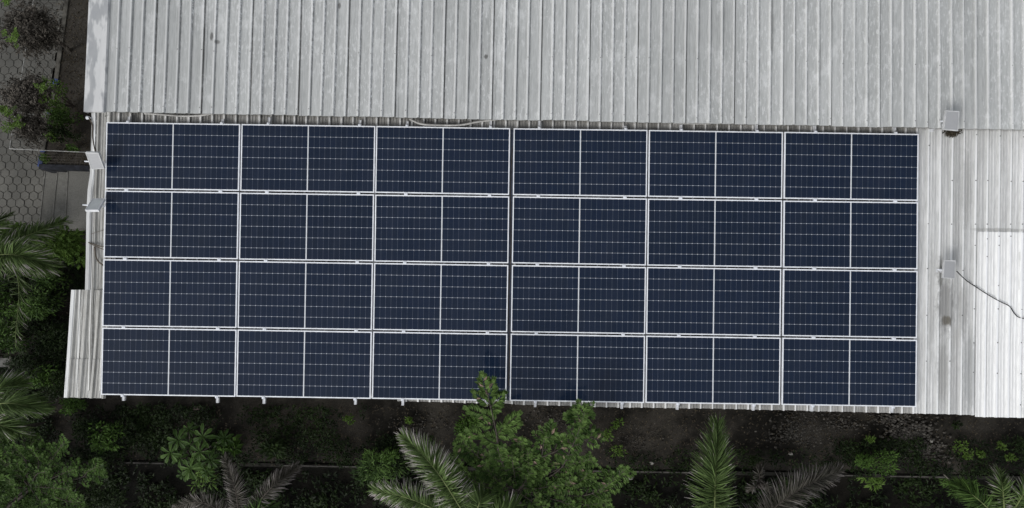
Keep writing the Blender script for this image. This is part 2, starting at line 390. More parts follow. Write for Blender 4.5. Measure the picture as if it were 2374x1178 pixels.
# ------------------------------------------------------------------ paved yard on the left
pv_poly_px = [(-900, 527), (105, 530), (112, 398), (90, 388), (150, 0), (170, -200), (-900, -200)]
pts = [xy(*p) for p in pv_poly_px]
sheet('paving_joint_bed', simple('joint_dirt', (.098,.095,.085), .95, .1, .2), pts, .03)
def inside(x, y, P):
    c = False
    for i in range(len(P)):
        (x1, y1), (x2, y2) = P[i], P[i-1]
        if (y1 > y) != (y2 > y) and x < (x2-x1)*(y-y1)/(y2-y1)+x1: c = not c
    return c
mb = MB(); rng = random.Random(8); S = .106
pw = S*math.sqrt(3)
for j in range(-6, 80):
    for i in range(-5, 54):
        x = pts[1][0] - i*pw + (pw/2 if j % 2 else 0) + .1; y = pts[1][1] + j*S*1.5 + .05
        if not inside(x, y, pts): continue
        r = S - .004 + rng.uniform(-.003, .002); z = .044 + rng.uniform(-.004, .004); mb.cc = rng.random(); a0 = rng.uniform(-.04, .04)
        tl = [mb.vert((x+(r-.008)*math.cos(a0+PI/6+k*PI/3), y+(r-.008)*math.sin(a0+PI/6+k*PI/3), z)) for k in range(6)]
        bl = [mb.vert((x+r*math.cos(a0+PI/6+k*PI/3), y+r*math.sin(a0+PI/6+k*PI/3), z-.014)) for k in range(6)]
        mb.face(tl)
        for k in range(6): mb.face((tl[k], bl[k], bl[(k+1)%6], tl[(k+1)%6]))
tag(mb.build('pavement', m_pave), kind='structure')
# steps
root = empty('concrete_steps', loc=G(150, 460, 0)); tag(root, 'three worn concrete steps rising to the landing beside the building', 'steps')
o0 = root.location
stp = [((104, 392), (90, 530), .14), ((133, 392), (119, 530), .28), ((157, 392), (150, 530), .42)]
for i, (a, b, z) in enumerate(stp):
    A, B = G(*a, z), G(*b, z)
    A2, B2 = (Vector((-5.9, A.y, z)), Vector((-5.9, B.y, z)))
    mb = MB(); P = [A, A2, B2, B]
    mb.face([mb.vert(p-o0) for p in P]); 
    for q, w in ((A, B), (B, B2)): mb.face([mb.vert(p-o0) for p in (q, w, Vector((w.x, w.y, z-.16)), Vector((q.x, q.y, z-.16)))])
    mb.build('landing' if i == 2 else 'step', [m_conc, m_step, m_conc2][(2, 1, 0)[i]], root)
    mb = MB(); mb.tube([A+Vector((.012,0,.001))-o0, B+Vector((.012,0,.001))-o0], .012, 6); mb.build('step_edge', m_edge, root)
# kerb along the bottom of the paving
mb = MB(); A, B = G(-300, 524, .06), G(197, 534, .06); d = (B-A)
mb.tube([A, B], .022, 4); tag(mb.build('paving_kerb', m_curb), 'narrow pale kerb where the paving meets the hedge', 'kerb')

# raised planting bed
ZB = .5
bedpx = [(92, 384), (205, 388), (240, 388), (240, -60), (160, -60), (150, 0), (126, 180)]
sheet('planting_bed_soil', m_bed, [xy(*p, ZB) for p in bedpx], ZB)
root = empty('planter_wall', loc=G(90, 386, 0)); o0 = root.location
tag(root, 'low dark blue planter wall round the raised soil bed above the steps', 'wall')
def strip(mb, p, q, hw, z0, z1, o0, m=0):
    d = (q-p); d.z = 0; d.normalize(); nrm = Vector((-d.y, d.x, 0))*hw
    P = [p-nrm, q-nrm, q+nrm, p+nrm]; i = len(mb.v)
    for z in (z0, z1):
        for a in P: mb.vert((a.x-o0.x, a.y-o0.y, z))
    for f in ((0,3,2,1),(4,5,6,7),(0,1,5,4),(1,2,6,5),(2,3,7,6),(3,0,4,7)): mb.face([i+k for k in f], m)
c0 = G(90, 386, ZB+.05); c1 = G(215, 390, ZB+.05); c2 = G(127, 190, ZB+.05); c3 = G(152, 0, ZB+.05); c4 = G(162, -80, ZB+.05)
mb = MB(); strip(mb, c0, c1, .05, 0, ZB+.05, o0); mb.build('wall_face', m_dblue, root)
m_coping = simple('worn_coping', (.06,.057,.05), .9, .1, .3, 5)
mb = MB(); strip(mb, c0+Vector((0,.06,0)), c2, .045, 0, ZB+.03, o0); strip(mb, c2+Vector((0,.002,0)), c3, .044, 0, ZB+.028, o0); strip(mb, c3, c4, .043, 0, ZB+.026, o0); mb.build('wall_side', m_coping, root)
mb = MB(); d = c2-c0
for (t0, t1) in ((.0, .13), (.17, .19), (.62, .66), (.98, 1.04)): strip(mb, c0+d*t0, c0+d*t1, .047, ZB, ZB+.036, o0)
mb.build('blue_paint_remnant', m_blue, root)
# wire mesh fence
root = empty('mesh_fence', loc=c0); o0 = root.location.copy()
tag(root, 'thin wire mesh fence with a pale top wire standing on the planter wall', 'fence')
zt = 1.35
tc, tr_ = G(22, 345, zt), G(216, 354, 1.42)
b0, b1 = G(88, 383, ZB+.05), G(216, 384, ZB+.05)
t2 = G(60, 115, zt+.02); t3 = G(78, 0, zt+.02); t4 = t3+(t3-t2)*.5; b2 = c2.copy(); b3 = c3.copy(); b4 = c4.copy()
mb = MB(); mb.tube([t-o0 for t in (t4, t3, t2, tc)], .007, 5); mb.tube([tc-o0, tr_-o0], .008, 5); mb.build('top_wire', m_wire, root)
for b, t in ((b0, tc), (b1, tr_), (b2, t2), (b3, t3)):
    mb = MB(); mb.tube([b-o0, t-o0], .006, 6); mb.build('post', simple('post_dark', (.05,.05,.05), .6, .3), root)
mb = MB()
def mesh_net(B0, B1, T0, T1, n, r=.0016):
    for k in range(n+1):
        t = k/n; a, b = B0.lerp(B1, t), T0.lerp(T1, t)
        for s_ in (-1, 1):
            t2_ = t + s_*.14
            e = T0.lerp(T1, min(1, max(0, t2_))); mb.tube([a-o0, e-o0], r, 3, cap=False)
    for k in range(1, 5): mb.tube([B0.lerp(T0, k/5)-o0, B1.lerp(T1, k/5)-o0], r, 3, cap=False)
mesh_net(b0, b1, tc, tr_, 12); mesh_net(b0, b2, tc, t2, 20); mesh_net(b2, b3, t2, t3, 18)
mb.build('wire_mesh', simple('rusty_wire', (.09,.08,.07), .7, .2), root)

# ------------------------------------------------------------------ corrugated sheets
def corrugate(mb, x0, x1, y0, y1, pitch, off, prof, zoff=0.0, rng=None, dent=.0015, skew=0.0, ystep=.45, thick=True, lipm=0):
    """extrude prof [(phase 0..1, height)] between x0 and x1 along y; skew shifts the left edge at the top"""
    xsv = []
    k = math.floor((x0-off)/pitch)-1
    while off + k*pitch < x1+pitch:
        jr = random.Random(k*7+13); jx, jh, jw = jr.uniform(-.004, .004), jr.uniform(.8, 1.2), jr.uniform(.85, 1.15)
        for ph, h in prof:
            x = off+(k+ph)*pitch+(jx if h > .015 else 0)
            if x0-1e-6 <= x <= x1+1e-6: xsv.append((x, h*jh if h > .02 and prof is PROF_U else h))
        k += 1
    def hat(x):
        ph = ((x-off)/pitch) % 1.0
        P = prof + [(1+prof[0][0], prof[0][1])]
        if ph < P[0][0]: ph += 1
        for (a, ha), (b, hb) in zip(P, P[1:]):
            if a <= ph <= b: return ha+(hb-ha)*((ph-a)/(b-a) if b > a else 0)
        return 0
    if not xsv or xsv[0][0] > x0+1e-4: xsv.insert(0, (x0, hat(x0)))
    if xsv[-1][0] < x1-1e-4: xsv.append((x1, hat(x1)))
    ny = max(2, int((y1-y0)/ystep)+1); rows = []
    ph1, ph2 = rng.uniform(0, 6), rng.uniform(0, 6)
    for j in range(ny+1):
        t = j/ny; y = y0+(y1-y0)*t; row = []
        wx = .0022*math.sin(y*1.9+ph1); 
        for x, h in xsv:
            row.append(mb.vert((x+wx+skew*t, y+ (rng.uniform(-.002,.002) if j in (0,) else 0), zoff+h+dent*math.sin(y*2.7+x*5+ph2)+rng.uniform(-.4,.4)*dent)))
        rows.append(row)
    for A, B in zip(rows, rows[1:]):
        for k in range(len(A)-1): mb.face((A[k], A[k+1], B[k+1], B[k]))
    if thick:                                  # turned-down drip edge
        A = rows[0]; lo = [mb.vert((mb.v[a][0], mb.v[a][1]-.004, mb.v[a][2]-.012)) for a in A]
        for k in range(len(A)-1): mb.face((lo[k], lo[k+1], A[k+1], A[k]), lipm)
def screws(mb, pts, m=1, r=.011):
    for (x, y, z) in pts:
        b = [mb.vert((x+r*math.cos(k*PI/3), y+r*math.sin(k*PI/3), z)) for k in range(6)]
        t = [mb.vert((x+.7*r*math.cos(k*PI/3), y+.7*r*math.sin(k*PI/3), z+.007)) for k in range(6)]
        for k in range(6): mb.face((b[k], b[(k+1)%6], t[(k+1)%6], t[k]), m)
        mb.face(t, m)
PROF_U = [(0,0), (.20,.0), (.45,.0), (.69,0), (.735,.024), (.76,.029), (.87,.029), (.895,.024), (.93,0)]
PROF_L = [(0,.031), (.10,.031), (.155,0), (.33,0), (.365,.009), (.405,.009), (.44,0), (.59,0), (.625,.009), (.665,.009), (.70,0), (.86,0), (.93,.027)]
hall = empty('upper_building', MU); tag(hall, 'long building with the weathered grey ribbed metal roof across the top', 'building')
rng = random.Random(11)
x = flashX; YT = 5.2; k = 0
while x < 17.2:
    x1 = x+4*PU; mb = MB(); y0 = rng.uniform(-.006, .006)
    corrugate(mb, x, x1+.035, y0, YT, PU, flashX, PROF_U, .0025*(k % 2), rng, lipm=1)  # lip takes the dark screw colour to paint the eave's shadow line
    sp = []
    for q in range(4):
        xc = x+(q+.815)*PU
        if (k*4+q) % 2 == 0 or rng.random() < .35: sp.append((xc, .10+rng.uniform(-.02,.02), .0262+.0025*(k%2)))
        if rng.random() < .45: sp.append((xc, .98+rng.uniform(-.02,.02), .0262+.0025*(k%2)))
        if rng.random() < .35: sp.append((xc, 2.05+rng.uniform(-.02,.02), .0262+.0025*(k%2)))
    screws(mb, sp, r=.008)
    mb.build('roof_sheet', [m_upper, m_screw], hall)
    x = x1; k += 1
# flat end flashing
mb = MB(); fx0, fy0 = on_plane(193, 258, MU, .03); fx1, fy1 = on_plane(205, 0, MU, .03); sk = (fx1-fx0)/(fy1-fy0); NY = 14
rows = []
for j in range(NY+1):
    y = -.012+(YT+.012)*j/NY; xl = fx0+sk*y
    w = .006*math.sin(j*1.7)
    rows.append([mb.vert(p) for p in ((xl, y, -.10), (xl+.004, y, .028), (xl+.12, y, .031+w*.6), (xl+.24+w, y, .030), (flashX-.028, y, .034), (flashX-.012, y, .036), (flashX+.004, y, .003))])
for A, B in zip(rows, rows[1:]):
    for q in range(len(A)-1): mb.face((A[q], A[q+1], B[q+1], B[q]))
A = rows[0]; lo = [mb.vert((mb.v[a][0], mb.v[a][1], mb.v[a][2]-.05)) for a in A[1:]]
for q in range(len(lo)-1): mb.face((lo[q], lo[q+1], A[q+2], A[q+1]))
mb.build('end_flashing', m_flash, hall)
# walls under the upper roof
mb = MB(); Wm = MU.inverted()
def wbox(mb, x0, x1, y0, y1, z0, z1, M):        # world-vertical box written in a tilted frame
    b = MB(); b.box(x0, x1, y0, y1, z0, z1); i = len(mb.v)
    for p in b.v: mb.vert(M @ Vector(p))
    for f in b.f: mb.face([i+k for k in f])
u0 = MU @ Vector((.35, .35, 0)); u1 = MU @ Vector((17, .35, 0))
wbox(mb, u0.x, 10.9, u0.y+.1, 4.9+u0.y, 0, 3.7, Wm)
mb.build('wall', m_wall, hall)

annex = empty('lower_building', ML); tag(annex, 'lean-to with the pale ribbed metal roof that carries the solar panels', 'building')
ytop = on_plane(1200, 262, ML)[1]+.25
def eave(px): # sheets end a little unevenly
    return 0
rng = random.Random(5)
# left strip, leaning outward, grimy
def col_sheet(name, x0, x1, y0, y1, m, z=0.0, skew=0.0, sc_=None):
    mb = MB(); corrugate(mb, x0, x1, y0, y1, PL, lowX0, PROF_L, z, rng, .0022, skew)
    if sc_: screws(mb, sc_, r=.012)
    return mb.build(name, [m, m_screw], annex)
def X_(px, py): return on_plane(px, py, ML)[0]
def Y_(px, py): return on_plane(px, py, ML)[1]
scr_px = [(2205,317),(2264,313),(2316,316),(2365,318),(2152,519),(2206,419),(2261,419),(2287,419),(2343,421),(2368,421),(2206,520),(2261,520),(2287,520),(2341,520),(2368,520),
          (2151,623),(2232,627),(2259,569),(2313,569),(2286,554),(2313,548),(2341,548),(2286,595),(2151,731),(2232,731),(2259,662),(2313,662),(2259,716),(2313,716),(2366,717),
          (2259,795),(2313,794),(2366,794),(2150,837),(2204,837),(2312,865),(2367,866),(2369,938),(2259,863),(166,735+97),(2152,338)]
def near_rib(x): return lowX0 + round((x-lowX0-.05*PL)/PL)*PL + .05*PL
scr = []
for (px, py) in scr_px: u, v = lp(px, py); scr.append((near_rib(u), v))
xl_top, xl_mid = X_(210, 262), X_(199, 672)
sheets = []
x = X_(245, 600)+.02; i = 0
xR = 15.6
XE = lowX0+round((X_(2128, 600)-lowX0)/PL)*PL-.25*PL
ylo = {}
while x < xR:
    x1 = x+4*PL if x > XE-.02 else min(x+5*PL, XE)
    if XE-x1 < .3 and x1 < XE: x1 = XE
    pxm = 245+(x-X_(245, 600))/(X_(2250, 600)-X_(245, 600))*2005
    dyv = 0.0
    if pxm < 860: dyv = .075
    elif pxm < 1180: dyv = .03
    elif pxm < 1900: dyv = .012
    else: dyv = 0
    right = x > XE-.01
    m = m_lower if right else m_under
    y0 = dyv+rng.uniform(-.006, .006); z = .0025*(i % 2)
    ss = [(a, b, .0275+z) for a, b in scr if x < a <= x1]
    if right and x < X_(2270, 600):
        # three sheets by the array: whole length
        pass
    if not right:
        for q in range(5):
            if rng.random() < .5: ss.append((near_rib(x+(q+.2)*PL), Y_(1200, 284)+rng.uniform(-.02,.02)+.08, .0275+z))
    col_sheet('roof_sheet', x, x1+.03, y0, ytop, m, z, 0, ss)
    x = x1; i += 1
# left margin sheets
xa = X_(245, 600)+.05
mb = MB(); corrugate(mb, X_(203, 500), xa, Y_(240, 905), ytop, PL, lowX0+.02, PROF_L, .004, rng, .004, .03)
screws(mb, [(X_(221, 272), Y_(221, 272), .03), (X_(247, 270), Y_(247, 270), .03)], r=.012)
mb.build('roof_sheet', [m_left, m_screw], annex)
mb = MB(); corrugate(mb, X_(165, 800)-.03, xa+.01, -.005, Y_(200, 672), PL*1.0, lowX0+.06, PROF_L, .010, rng, .003, .085)
mb.build('roof_sheet', [m_left, m_screw], annex)
mb = MB(); corrugate(mb, X_(156, 900)-.01, xa+.015, -.010, Y_(200, 832), PL*1.0, lowX0+.06, PROF_L, .015, rng, .003, .035)
mb.build('roof_sheet', [m_left, m_screw], annex)
# bright bent edge trim on the left side
def trim(pxs, w0, w1, z, name='edge_trim', m=m_lower):
    mb = MB(); rows = []
    P = [Vector((*on_plane(px, py, ML, z), z)) for px, py in pxs]
    for p in P: rows.append([mb.vert((p.x-.004, p.y, z-.05)), mb.vert((p.x, p.y, z)), mb.vert((p.x+w0, p.y, z+.004)), mb.vert((p.x+w0+w1, p.y, z-.014))])
    for A, B in zip(rows, rows[1:]):
        for q in range(3): mb.face((B[q], B[q+1], A[q+1], A[q]))
    mb.build(name, m, annex)
trim([(212, 258), (213, 320), (209, 400), (203, 440), (200, 500), (199, 600), (197, 673)], .055, .02, .035)
trim([(165, 672), (158, 780), (148, 922)], .05, .015, .045)
# newer white patch on the right
x = X_(2263, 700); y0 = -.03; i = 0
while x < xR-.2:
    x1 = x+4*PL
    col_sheet('patch_sheet', x, x1+.03, y0, Y_(2263, 537)-(x-X_(2263, 700))*0.004, m_new, .0085+.0022*(i%2), 0, [(a, b, .0365+.0022*(i%2)) for a, b in scr if x < a <= x1 and b < Y_(2263, 537)])
    x = x1; i += 1
mb = MB(); li = ML.inverted()
a = ML @ Vector((-.1, .3, 0))
wbox(mb, a.x+.15, 10.8, a.y+.05, a.y+4.5, 0, 3.32, li); mb.build('wall', m_wall, annex)
mb = MB()
for v in (.22, 1.3, 2.4, 3.5, 4.4): mb.box(-.1, 16, v-.03, v+.03, -.09, -.008)
mb.build('purlin', simple('purlin_steel', (.16,.15,.14), .7, .3), annex)

# ------------------------------------------------------------------ solar panels
def panel_proto():
    r = empty('solar_panel')
    mb = MB(); h = .035; W, Hh = PW/2, PH/2
    for (x0, x1, y0, y1) in ((-W, W, Hh-LIP, Hh), (-W, W, -Hh, -Hh+LIP), (-W, -W+LIP, -Hh+LIP, Hh-LIP), (W-LIP, W, -Hh+LIP, Hh-LIP)):
        mb.box(x0, x1, y0, y1, -h, 0)
    mb.build('frame', m_alu, r)
    mb = MB(); mb.box(-W+LIP, W-LIP, -Hh+LIP, Hh-LIP, -.012, -.003); mb.build('glass', m_cell, r)
    mb = MB(); mb.box(-.0085, .0085, -Hh+LIP, Hh-LIP, -.003, -.0005); mb.build('centre_strip', m_white, r)
    return r
# column and row centres in the array frame
colw = [PW]*6; gaps = [.020, .020, .056, .020, .030]
tot = 6*PW+sum(gaps); xc = []; x = -tot/2
for i in range(6): xc.append(x+PW/2); x += PW+(gaps[i] if i < 5 else 0)
rowp = 1.075; yc = [1.5*rowp, .5*rowp, -.5*rowp, -1.5*rowp]
proto = panel_proto(); rng = random.Random(21)
rn = ['top row', 'second row down', 'third row down', 'bottom row']
cn = ['leftmost', 'second from the left', 'third from the left', 'fourth from the left', 'fifth from the left', 'rightmost']
for j in range(4):
    for i in range(6):
        o = proto if (i == 0 and j == 0) else copy_tree(proto)
        extra = ', behind the leafy shoot' if (j == 3 and i == 2) else ''
        tag(o, 'dark blue solar panel, %s in the %s%s' % (cn[i], rn[j], extra), 'solar panel', 'solar panels of the roof array')
        o.matrix_world = MA @ Matrix.Translation((xc[i]+rng.uniform(-.002,.002), yc[j]+rng.uniform(-.0015,.0015), rng.uniform(-.0015,.0015))) @ Matrix.Rotation(R(rng.uniform(-.12,.12)), 4, 'Z') @ Matrix.Rotation(R(rng.uniform(-.15,.15)), 4, 'X')
# mounting rails with their clamps
rails_px = [(285, 928, 14), (503, 933, 14), (611, 935, 13), (823, 937, 14), (933, 939, 14), (1127, 941, 9), (1240, 943, 9), (1441, 947, 9), (1570, 949, 10), (1746, 951, 9), (1882, 953, 9), (2068, 956, 8)]
pairn = ['left', 'right']
for i, (px, py, ln) in enumerate(rails_px):
    u = on_plane(px, py, MA, -.03)[0]+.004
    r = empty('mounting_rail', MA @ Matrix.Translation((u, 0, 0)))
    tag(r, 'pale metal rail under the %s half of the %s solar panel column' % (pairn[i % 2], ['first', 'second', 'third', 'fourth', 'fifth', 'sixth'][i//2]), 'rail', 'rails under the solar panels')
    yb = on_plane(px, py+ln*.05, MA, -.05)[1]; yt_ = 2.135+[.10,.08,.12,.10,.09,.16,.14,.07,.10,.12,.13,.17][i]
    mb = MB(); mb.box(-.019, .019, yb, yt_, -.078, -.036); mb.box(-.019, -.012, yb+.002, yt_-.002, -.036, -.031); mb.box(.012, .019, yb+.002, yt_-.002, -.036, -.031)
    mb.build('rail_bar', m_rail, r)
    for yy in (rowp, 0, -rowp):
        mb = MB(); mb.box(-.026, .026, yy-.016, yy+.016, .0035, .0075); mb.box(-.026, .026, yy-.012, yy+.012, -.03, .0035)
        mb.tube([(0, yy, .0075), (0, yy, .013)], .006, 6); mb.build('mid_clamp', m_clamp, r)
    for yy, s_ in ((2.135, 1), (-2.135, -1)):
        a, b = sorted((yy+s_*.004, yy+s_*.03)); c, d = sorted((yy-s_*.008, yy+s_*.014))
        mb = MB(); mb.box(-.022, .022, a, b, -.036, .0); mb.box(-.0215, .0215, c, d, .003, .007); mb.tube([(0, yy+s_*.018, .0), (0, yy+s_*.018, .016)], .007, 6)
        mb.build('end_clamp', m_clamp, r)
# drain tray / cable duct seen in the gap between third and fourth columns
mb = MB(); xm = (xc[2]+xc[3])/2
mb.box(xm-.024, xm+.024, -2.14, 2.12, -.08, -.05); o = mb.build('cable_tray', m_tray); o.matrix_world = MA
tag(o, 'narrow dark tray running up the wide gap in the middle of the solar array', 'tray')
mb = MB(); mb.tube([MA @ Vector((xm+.012*math.sin(k*.9), -1.9+k*.25, -.046)) for k in range(16)], .006, 5)
tag(mb.build('cable', m_bcable), 'thin brown cable lying in the tray in the middle of the array', 'cable')

# ------------------------------------------------------------------ small lamps on brackets
def lamp(name, label, corners, zs, base, arm, stems):
    """corners TL,TR,BR,BL px with heights; box 25 mm thick"""
    P = [G(px, py, z) for (px, py), z in zip(corners, zs)]
    ctr = sum(P, Vector())/4; r = empty(name, loc=Vector((ctr.x, ctr.y, base)))
    tag(r, label, 'lamp', 'small flat lamps on roof brackets')
    o0 = r.location.copy(); P = [p-o0 for p in P]; c = ctr-o0
    ex = (P[1]-P[0]).normalized(); nn = (P[1]-P[0]).cross(P[3]-P[0]).normalized()
    if nn.z < 0: nn = -nn
    inn = [p.lerp(c, .10)+nn*.001 for p in P]
    mb = MB()  # frame ring + body
    low = [p-nn*.035 for p in P]; ring = [p+nn*.004 for p in P]; ii = [p.lerp(c, .11)+nn*.004 for p in P]
    iv = [[mb.vert(q) for q in L] for L in (low, ring, ii)]
    for k in range(4):
        j = (k+1) % 4
        mb.face((iv[0][k], iv[0][j], iv[1][j], iv[1][k])); mb.face((iv[1][k], iv[1][j], iv[2][j], iv[2][k]))
    mb.face(iv[0][::-1]); mb.build('housing', m_rail if 'white' in label else m_lamphouse, r)
    mb = MB(); mb.face([mb.vert(p) for p in inn]); mb.build('lamp_face', m_lampface if 'white' not in label else simple('pale_lamp_face', (.46,.48,.485), .4, .5, .04), r)
    # fins / driver box under the back edge
    mb = MB(); q = c-nn*.05; mb.tube([q-ex*.05, q+ex*.05], .018, 6); mb.build('driver_box', m_lampback, r)
    mb = MB(); a0, a1 = [G(*a, c.z+o0.z-.06)-o0 for a in arm]
    mb.tube([a0, a1], .011, 6)
    mb.build('bracket_bar', m_clamp, r)
    mb = MB(); mb.tube([Vector((c.x, c.y, -.02)), Vector((c.x, c.y, c.z-.05))], .016, 6); mb.box(c.x-.04, c.x+.04, c.y-.03, c.y+.03, -.02, -.005); mb.build('post', m_rail, r)
    return r
def zl(px, py):
    u, v = on_plane(px, py, ML, 0); return (ML @ Vector((u, v, 0))).z
b = zl(215, 373); lamp('floodlight', 'grey flat lamp leaning over the left roof edge, beside the top row of solar panels', [(198,353),(228,354),(242,391),(212,393)], [b+.42, b+.42, b+.24, b+.24], b+.03, [(196,374),(242,376)], 1)
b = zl(215, 473); lamp('floodlight', 'white flat lamp on the left roof edge, lower of the two there', [(214,461),(243,460),(228,487),(197,487)], [b+.22, b+.22, b+.42, b+.42], b+.03, [(192,475),(240,477)], 1)
b = zl(2205, 300); lamp('floodlight', 'grey flat lamp over the edge of the upper roof, right of the solar panels', [(2193,256),(2224,258),(2221,304),(2187,301)], [b+.56, b+.56, b+.50, b+.50], b+.03, [(2181,281),(2222,283)], 1)
b = zl(2200, 625); lamp('floodlight', 'grey flat lamp with a black cable, in the middle of the right roof strip', [(2189,603),(2215,604),(2214,647),(2186,645)], [b+.30, b+.30, b+.26, b+.26], b+.03, [(2174,625),(2212,627)], 1)

# cables, conduits, oddments on the roof
def line_on(pxs, M, w, rad, name, m, label, cat, group=None, n=6):
    P = [M @ Vector((*on_plane(px, py, M, w[i] if isinstance(w, list) else w), w[i] if isinstance(w, list) else w)) for i, (px, py) in enumerate(pxs)]
    S = smooth_path(P, n); mb = MB(); mb.tube(S, rad, 6); o = mb.build(name, m, smooth=True); tag(o, label, cat, group); return o
line_on([(2218,629),(2240,650),(2262,665),(2290,683),(2318,699),(2340,710),(2352,727),(2366,737),(2400,740),(2440,735)], ML, [.2,.05,.035,.04,.035,.04,.035,.036,.036,.036], .007, 'power_cable', m_cable, 'black cable winding across the white roof patch from the lamp', 'cable')
line_on([(335,263),(380,266),(420,269),(460,268),(497,263)], ML, .06, .017, 'conduit', m_conduit, 'grey conduit drooping under the upper roof edge above the first column of panels', 'conduit', 'conduits between the two roofs')
line_on([(950,276),(975,287),(1010,290),(1065,290),(1110,282),(1175,274)], ML, .09, .018, 'conduit', m_conduit, 'grey conduit sagging above the third column of solar panels', 'conduit', 'conduits between the two roofs')
line_on([(1560,286),(1600,287),(1640,287),(1660,285)], ML, .09, .012, 'conduit', m_conduit, 'short thin grey conduit above the fifth column of solar panels', 'conduit', 'conduits between the two roofs')
line_on([(206,272),(214,290),(215,320),(221,352),(226,365)], ML, [.06,.05,.04,.04,.06], .009, 'power_cable', m_bcable, 'dark cable running down the left roof edge from the white knob', 'cable')
line_on([(205,562),(218,566),(232,571),(245,572)], ML, .05, .008, 'power_cable', m_bcable, 'brown cable crossing the left roof strip to the second row of panels', 'cable')
line_on([(207,564),(220,570),(233,576),(246,580)], ML, .05, .006, 'power_cable', m_bcable, 'thinner brown cable just below the one crossing the left roof strip', 'cable')
line_on([(219,572),(221,590),(227,605),(240,616)], ML, .045, .011, 'power_cable', m_bcable, 'thick brown cable curving down and under the panels at the left strip', 'cable')
line_on([(211,543),(225,538),(242,533)], ML, .045, .004, 'power_cable', m_bcable, 'thin cable slanting up over the left roof strip', 'cable')
p = ML @ Vector((*on_plane(204, 273, ML, .04), .04)); r = empty('insulator_knob', loc=p); tag(r, 'small white knob at the top left corner of the lower roof', 'insulator')
mb = MB(); mb.tube([(-.03,0,0),(-.022,0,0),(-.02,0,0),(.02,0,0)], [.012,.028,.03,.022], 8); mb.tube([(.02,0,0),(.08,0,-.02)], .008, 6); mb.build('knob', m_clamp, r)
# clump of dead leaves under the lamp
def leaf_quad(mb, p, d, up, L, Wd, t, bend=.25, m=0):
    """a leaf: 2 quads bent along the length"""
    d = d.normalized(); s_ = d.cross(up)
    if s_.length < 1e-4: s_ = d.orthogonal()
    s_.normalize(); nn = s_.cross(d)
    a = p; b_ = p+d*L*.5+nn*L*.04; c = p+d*L-nn*L*bend
    i = [mb.vert(q, tt) for q, tt in ((a, t*.9 if t <= 1 else t), (b_-s_*Wd/2, t), (b_+s_*Wd/2, t), (c, t))]
    mb.face((i[0], i[1], i[3], i[2]), m)
def rdir(rng, zmin=-1, zmax=1):
    z = rng.uniform(zmin, zmax); a = rng.uniform(0, 2*PI); r_ = math.sqrt(max(0, 1-z*z)); return Vector((r_*math.cos(a), r_*math.sin(a), z))
mb = MB(); rng = random.Random(4)
for (px, py) in ((2197,305),(2205,307),(2215,306),(2203,312)):
    for k in range(45):
        u, v = on_plane(px+rng.gauss(0,5), py+rng.gauss(0,2.5), ML, .03); q = ML @ Vector((u, v, .02+rng.random()*.06)); leaf_quad(mb, q, rdir(rng, -.3, .5), Vector((0,0,1)), .05, .02, rng.random()*.5)
tag(mb.build('leaf_litter', m_litter), 'clump of dead brown leaves caught below the lamp at the upper roof edge', 'leaf litter', kind='stuff')

# ------------------------------------------------------------------ vegetation
def frond(parent, P0, P1, P2, L, n, m=None, dry=.5, seed=0, plum=.75, width=.0095, ang=(75, 25), oneside=0, o0=Vector(), lo=.3):
    """feather frond from the crown P0 over P1 to the tip P2"""
    rng = random.Random(seed); S = smooth_path([P0, P1, P2], 10); mb = MB(); mb.cc = .8
    m = m or m_palm
    k = len(S); mb.tube([s-o0 for s in S], [.017*(1-.85*i/(k-1)) for i in range(k)], 5, m=1, cap=False)
    n = int(n*1.25)
    for j in range(n):
        t = .10+.90*(j/(n-1))
        f = t*(k-1); i = min(k-2, int(f)); p = S[i].lerp(S[i+1], f-i); d = (S[i+1]-S[i]).normalized()
        side0 = d.cross(Vector((0,0,1))).normalized(); up = side0.cross(d)
        prof = math.sin(PI*min(1, .22+.68*t))**.6
        for s_ in (-1, 1):
            if oneside and s_ != oneside and rng.random() < .7: continue
            for rep in range(3):
                A = R(ang[0]+(ang[1]-ang[0])*t**1.5+rng.uniform(-15, 15)); el = rng.uniform(-.45, 1.0)*plum
                l = L*prof*rng.uniform(.75, 1.1)
                dr = (d*math.cos(A)+(side0*s_*math.cos(el)+up*math.sin(el))*math.sin(A)).normalized()
                sid = dr.cross(up); 
                if sid.length < 1e-3: continue
                sid.normalize(); tilt = rng.uniform(-.9, .9); sid = (sid*math.cos(tilt)+sid.cross(dr)*math.sin(tilt)).normalized()
                droop = rng.uniform(.15, .55); w = width*rng.uniform(.7, 1.2)
                base = rng.random()*.9; isdry = rng.random() < dry
                prev = None; q = p-o0
                for sg in range(4):
                    tt = sg/3; pos = q+dr*l*tt-Vector((0,0,1))*l*droop*tt*tt
                    ww = w*(.7, 1.0, .75, .12)[sg]; tv = base+(0 if not isdry else (1.5*tt if tt > lo else 0))
                    cur = (mb.vert(pos-sid*ww, tv), mb.vert(pos+sid*ww, tv))
                    if prev: mb.face((prev[0], prev[1], cur[1], cur[0]))
                    prev = cur
    return mb.build('frond', [m, m_bark if m is m_palmgrey else m_rach], parent)
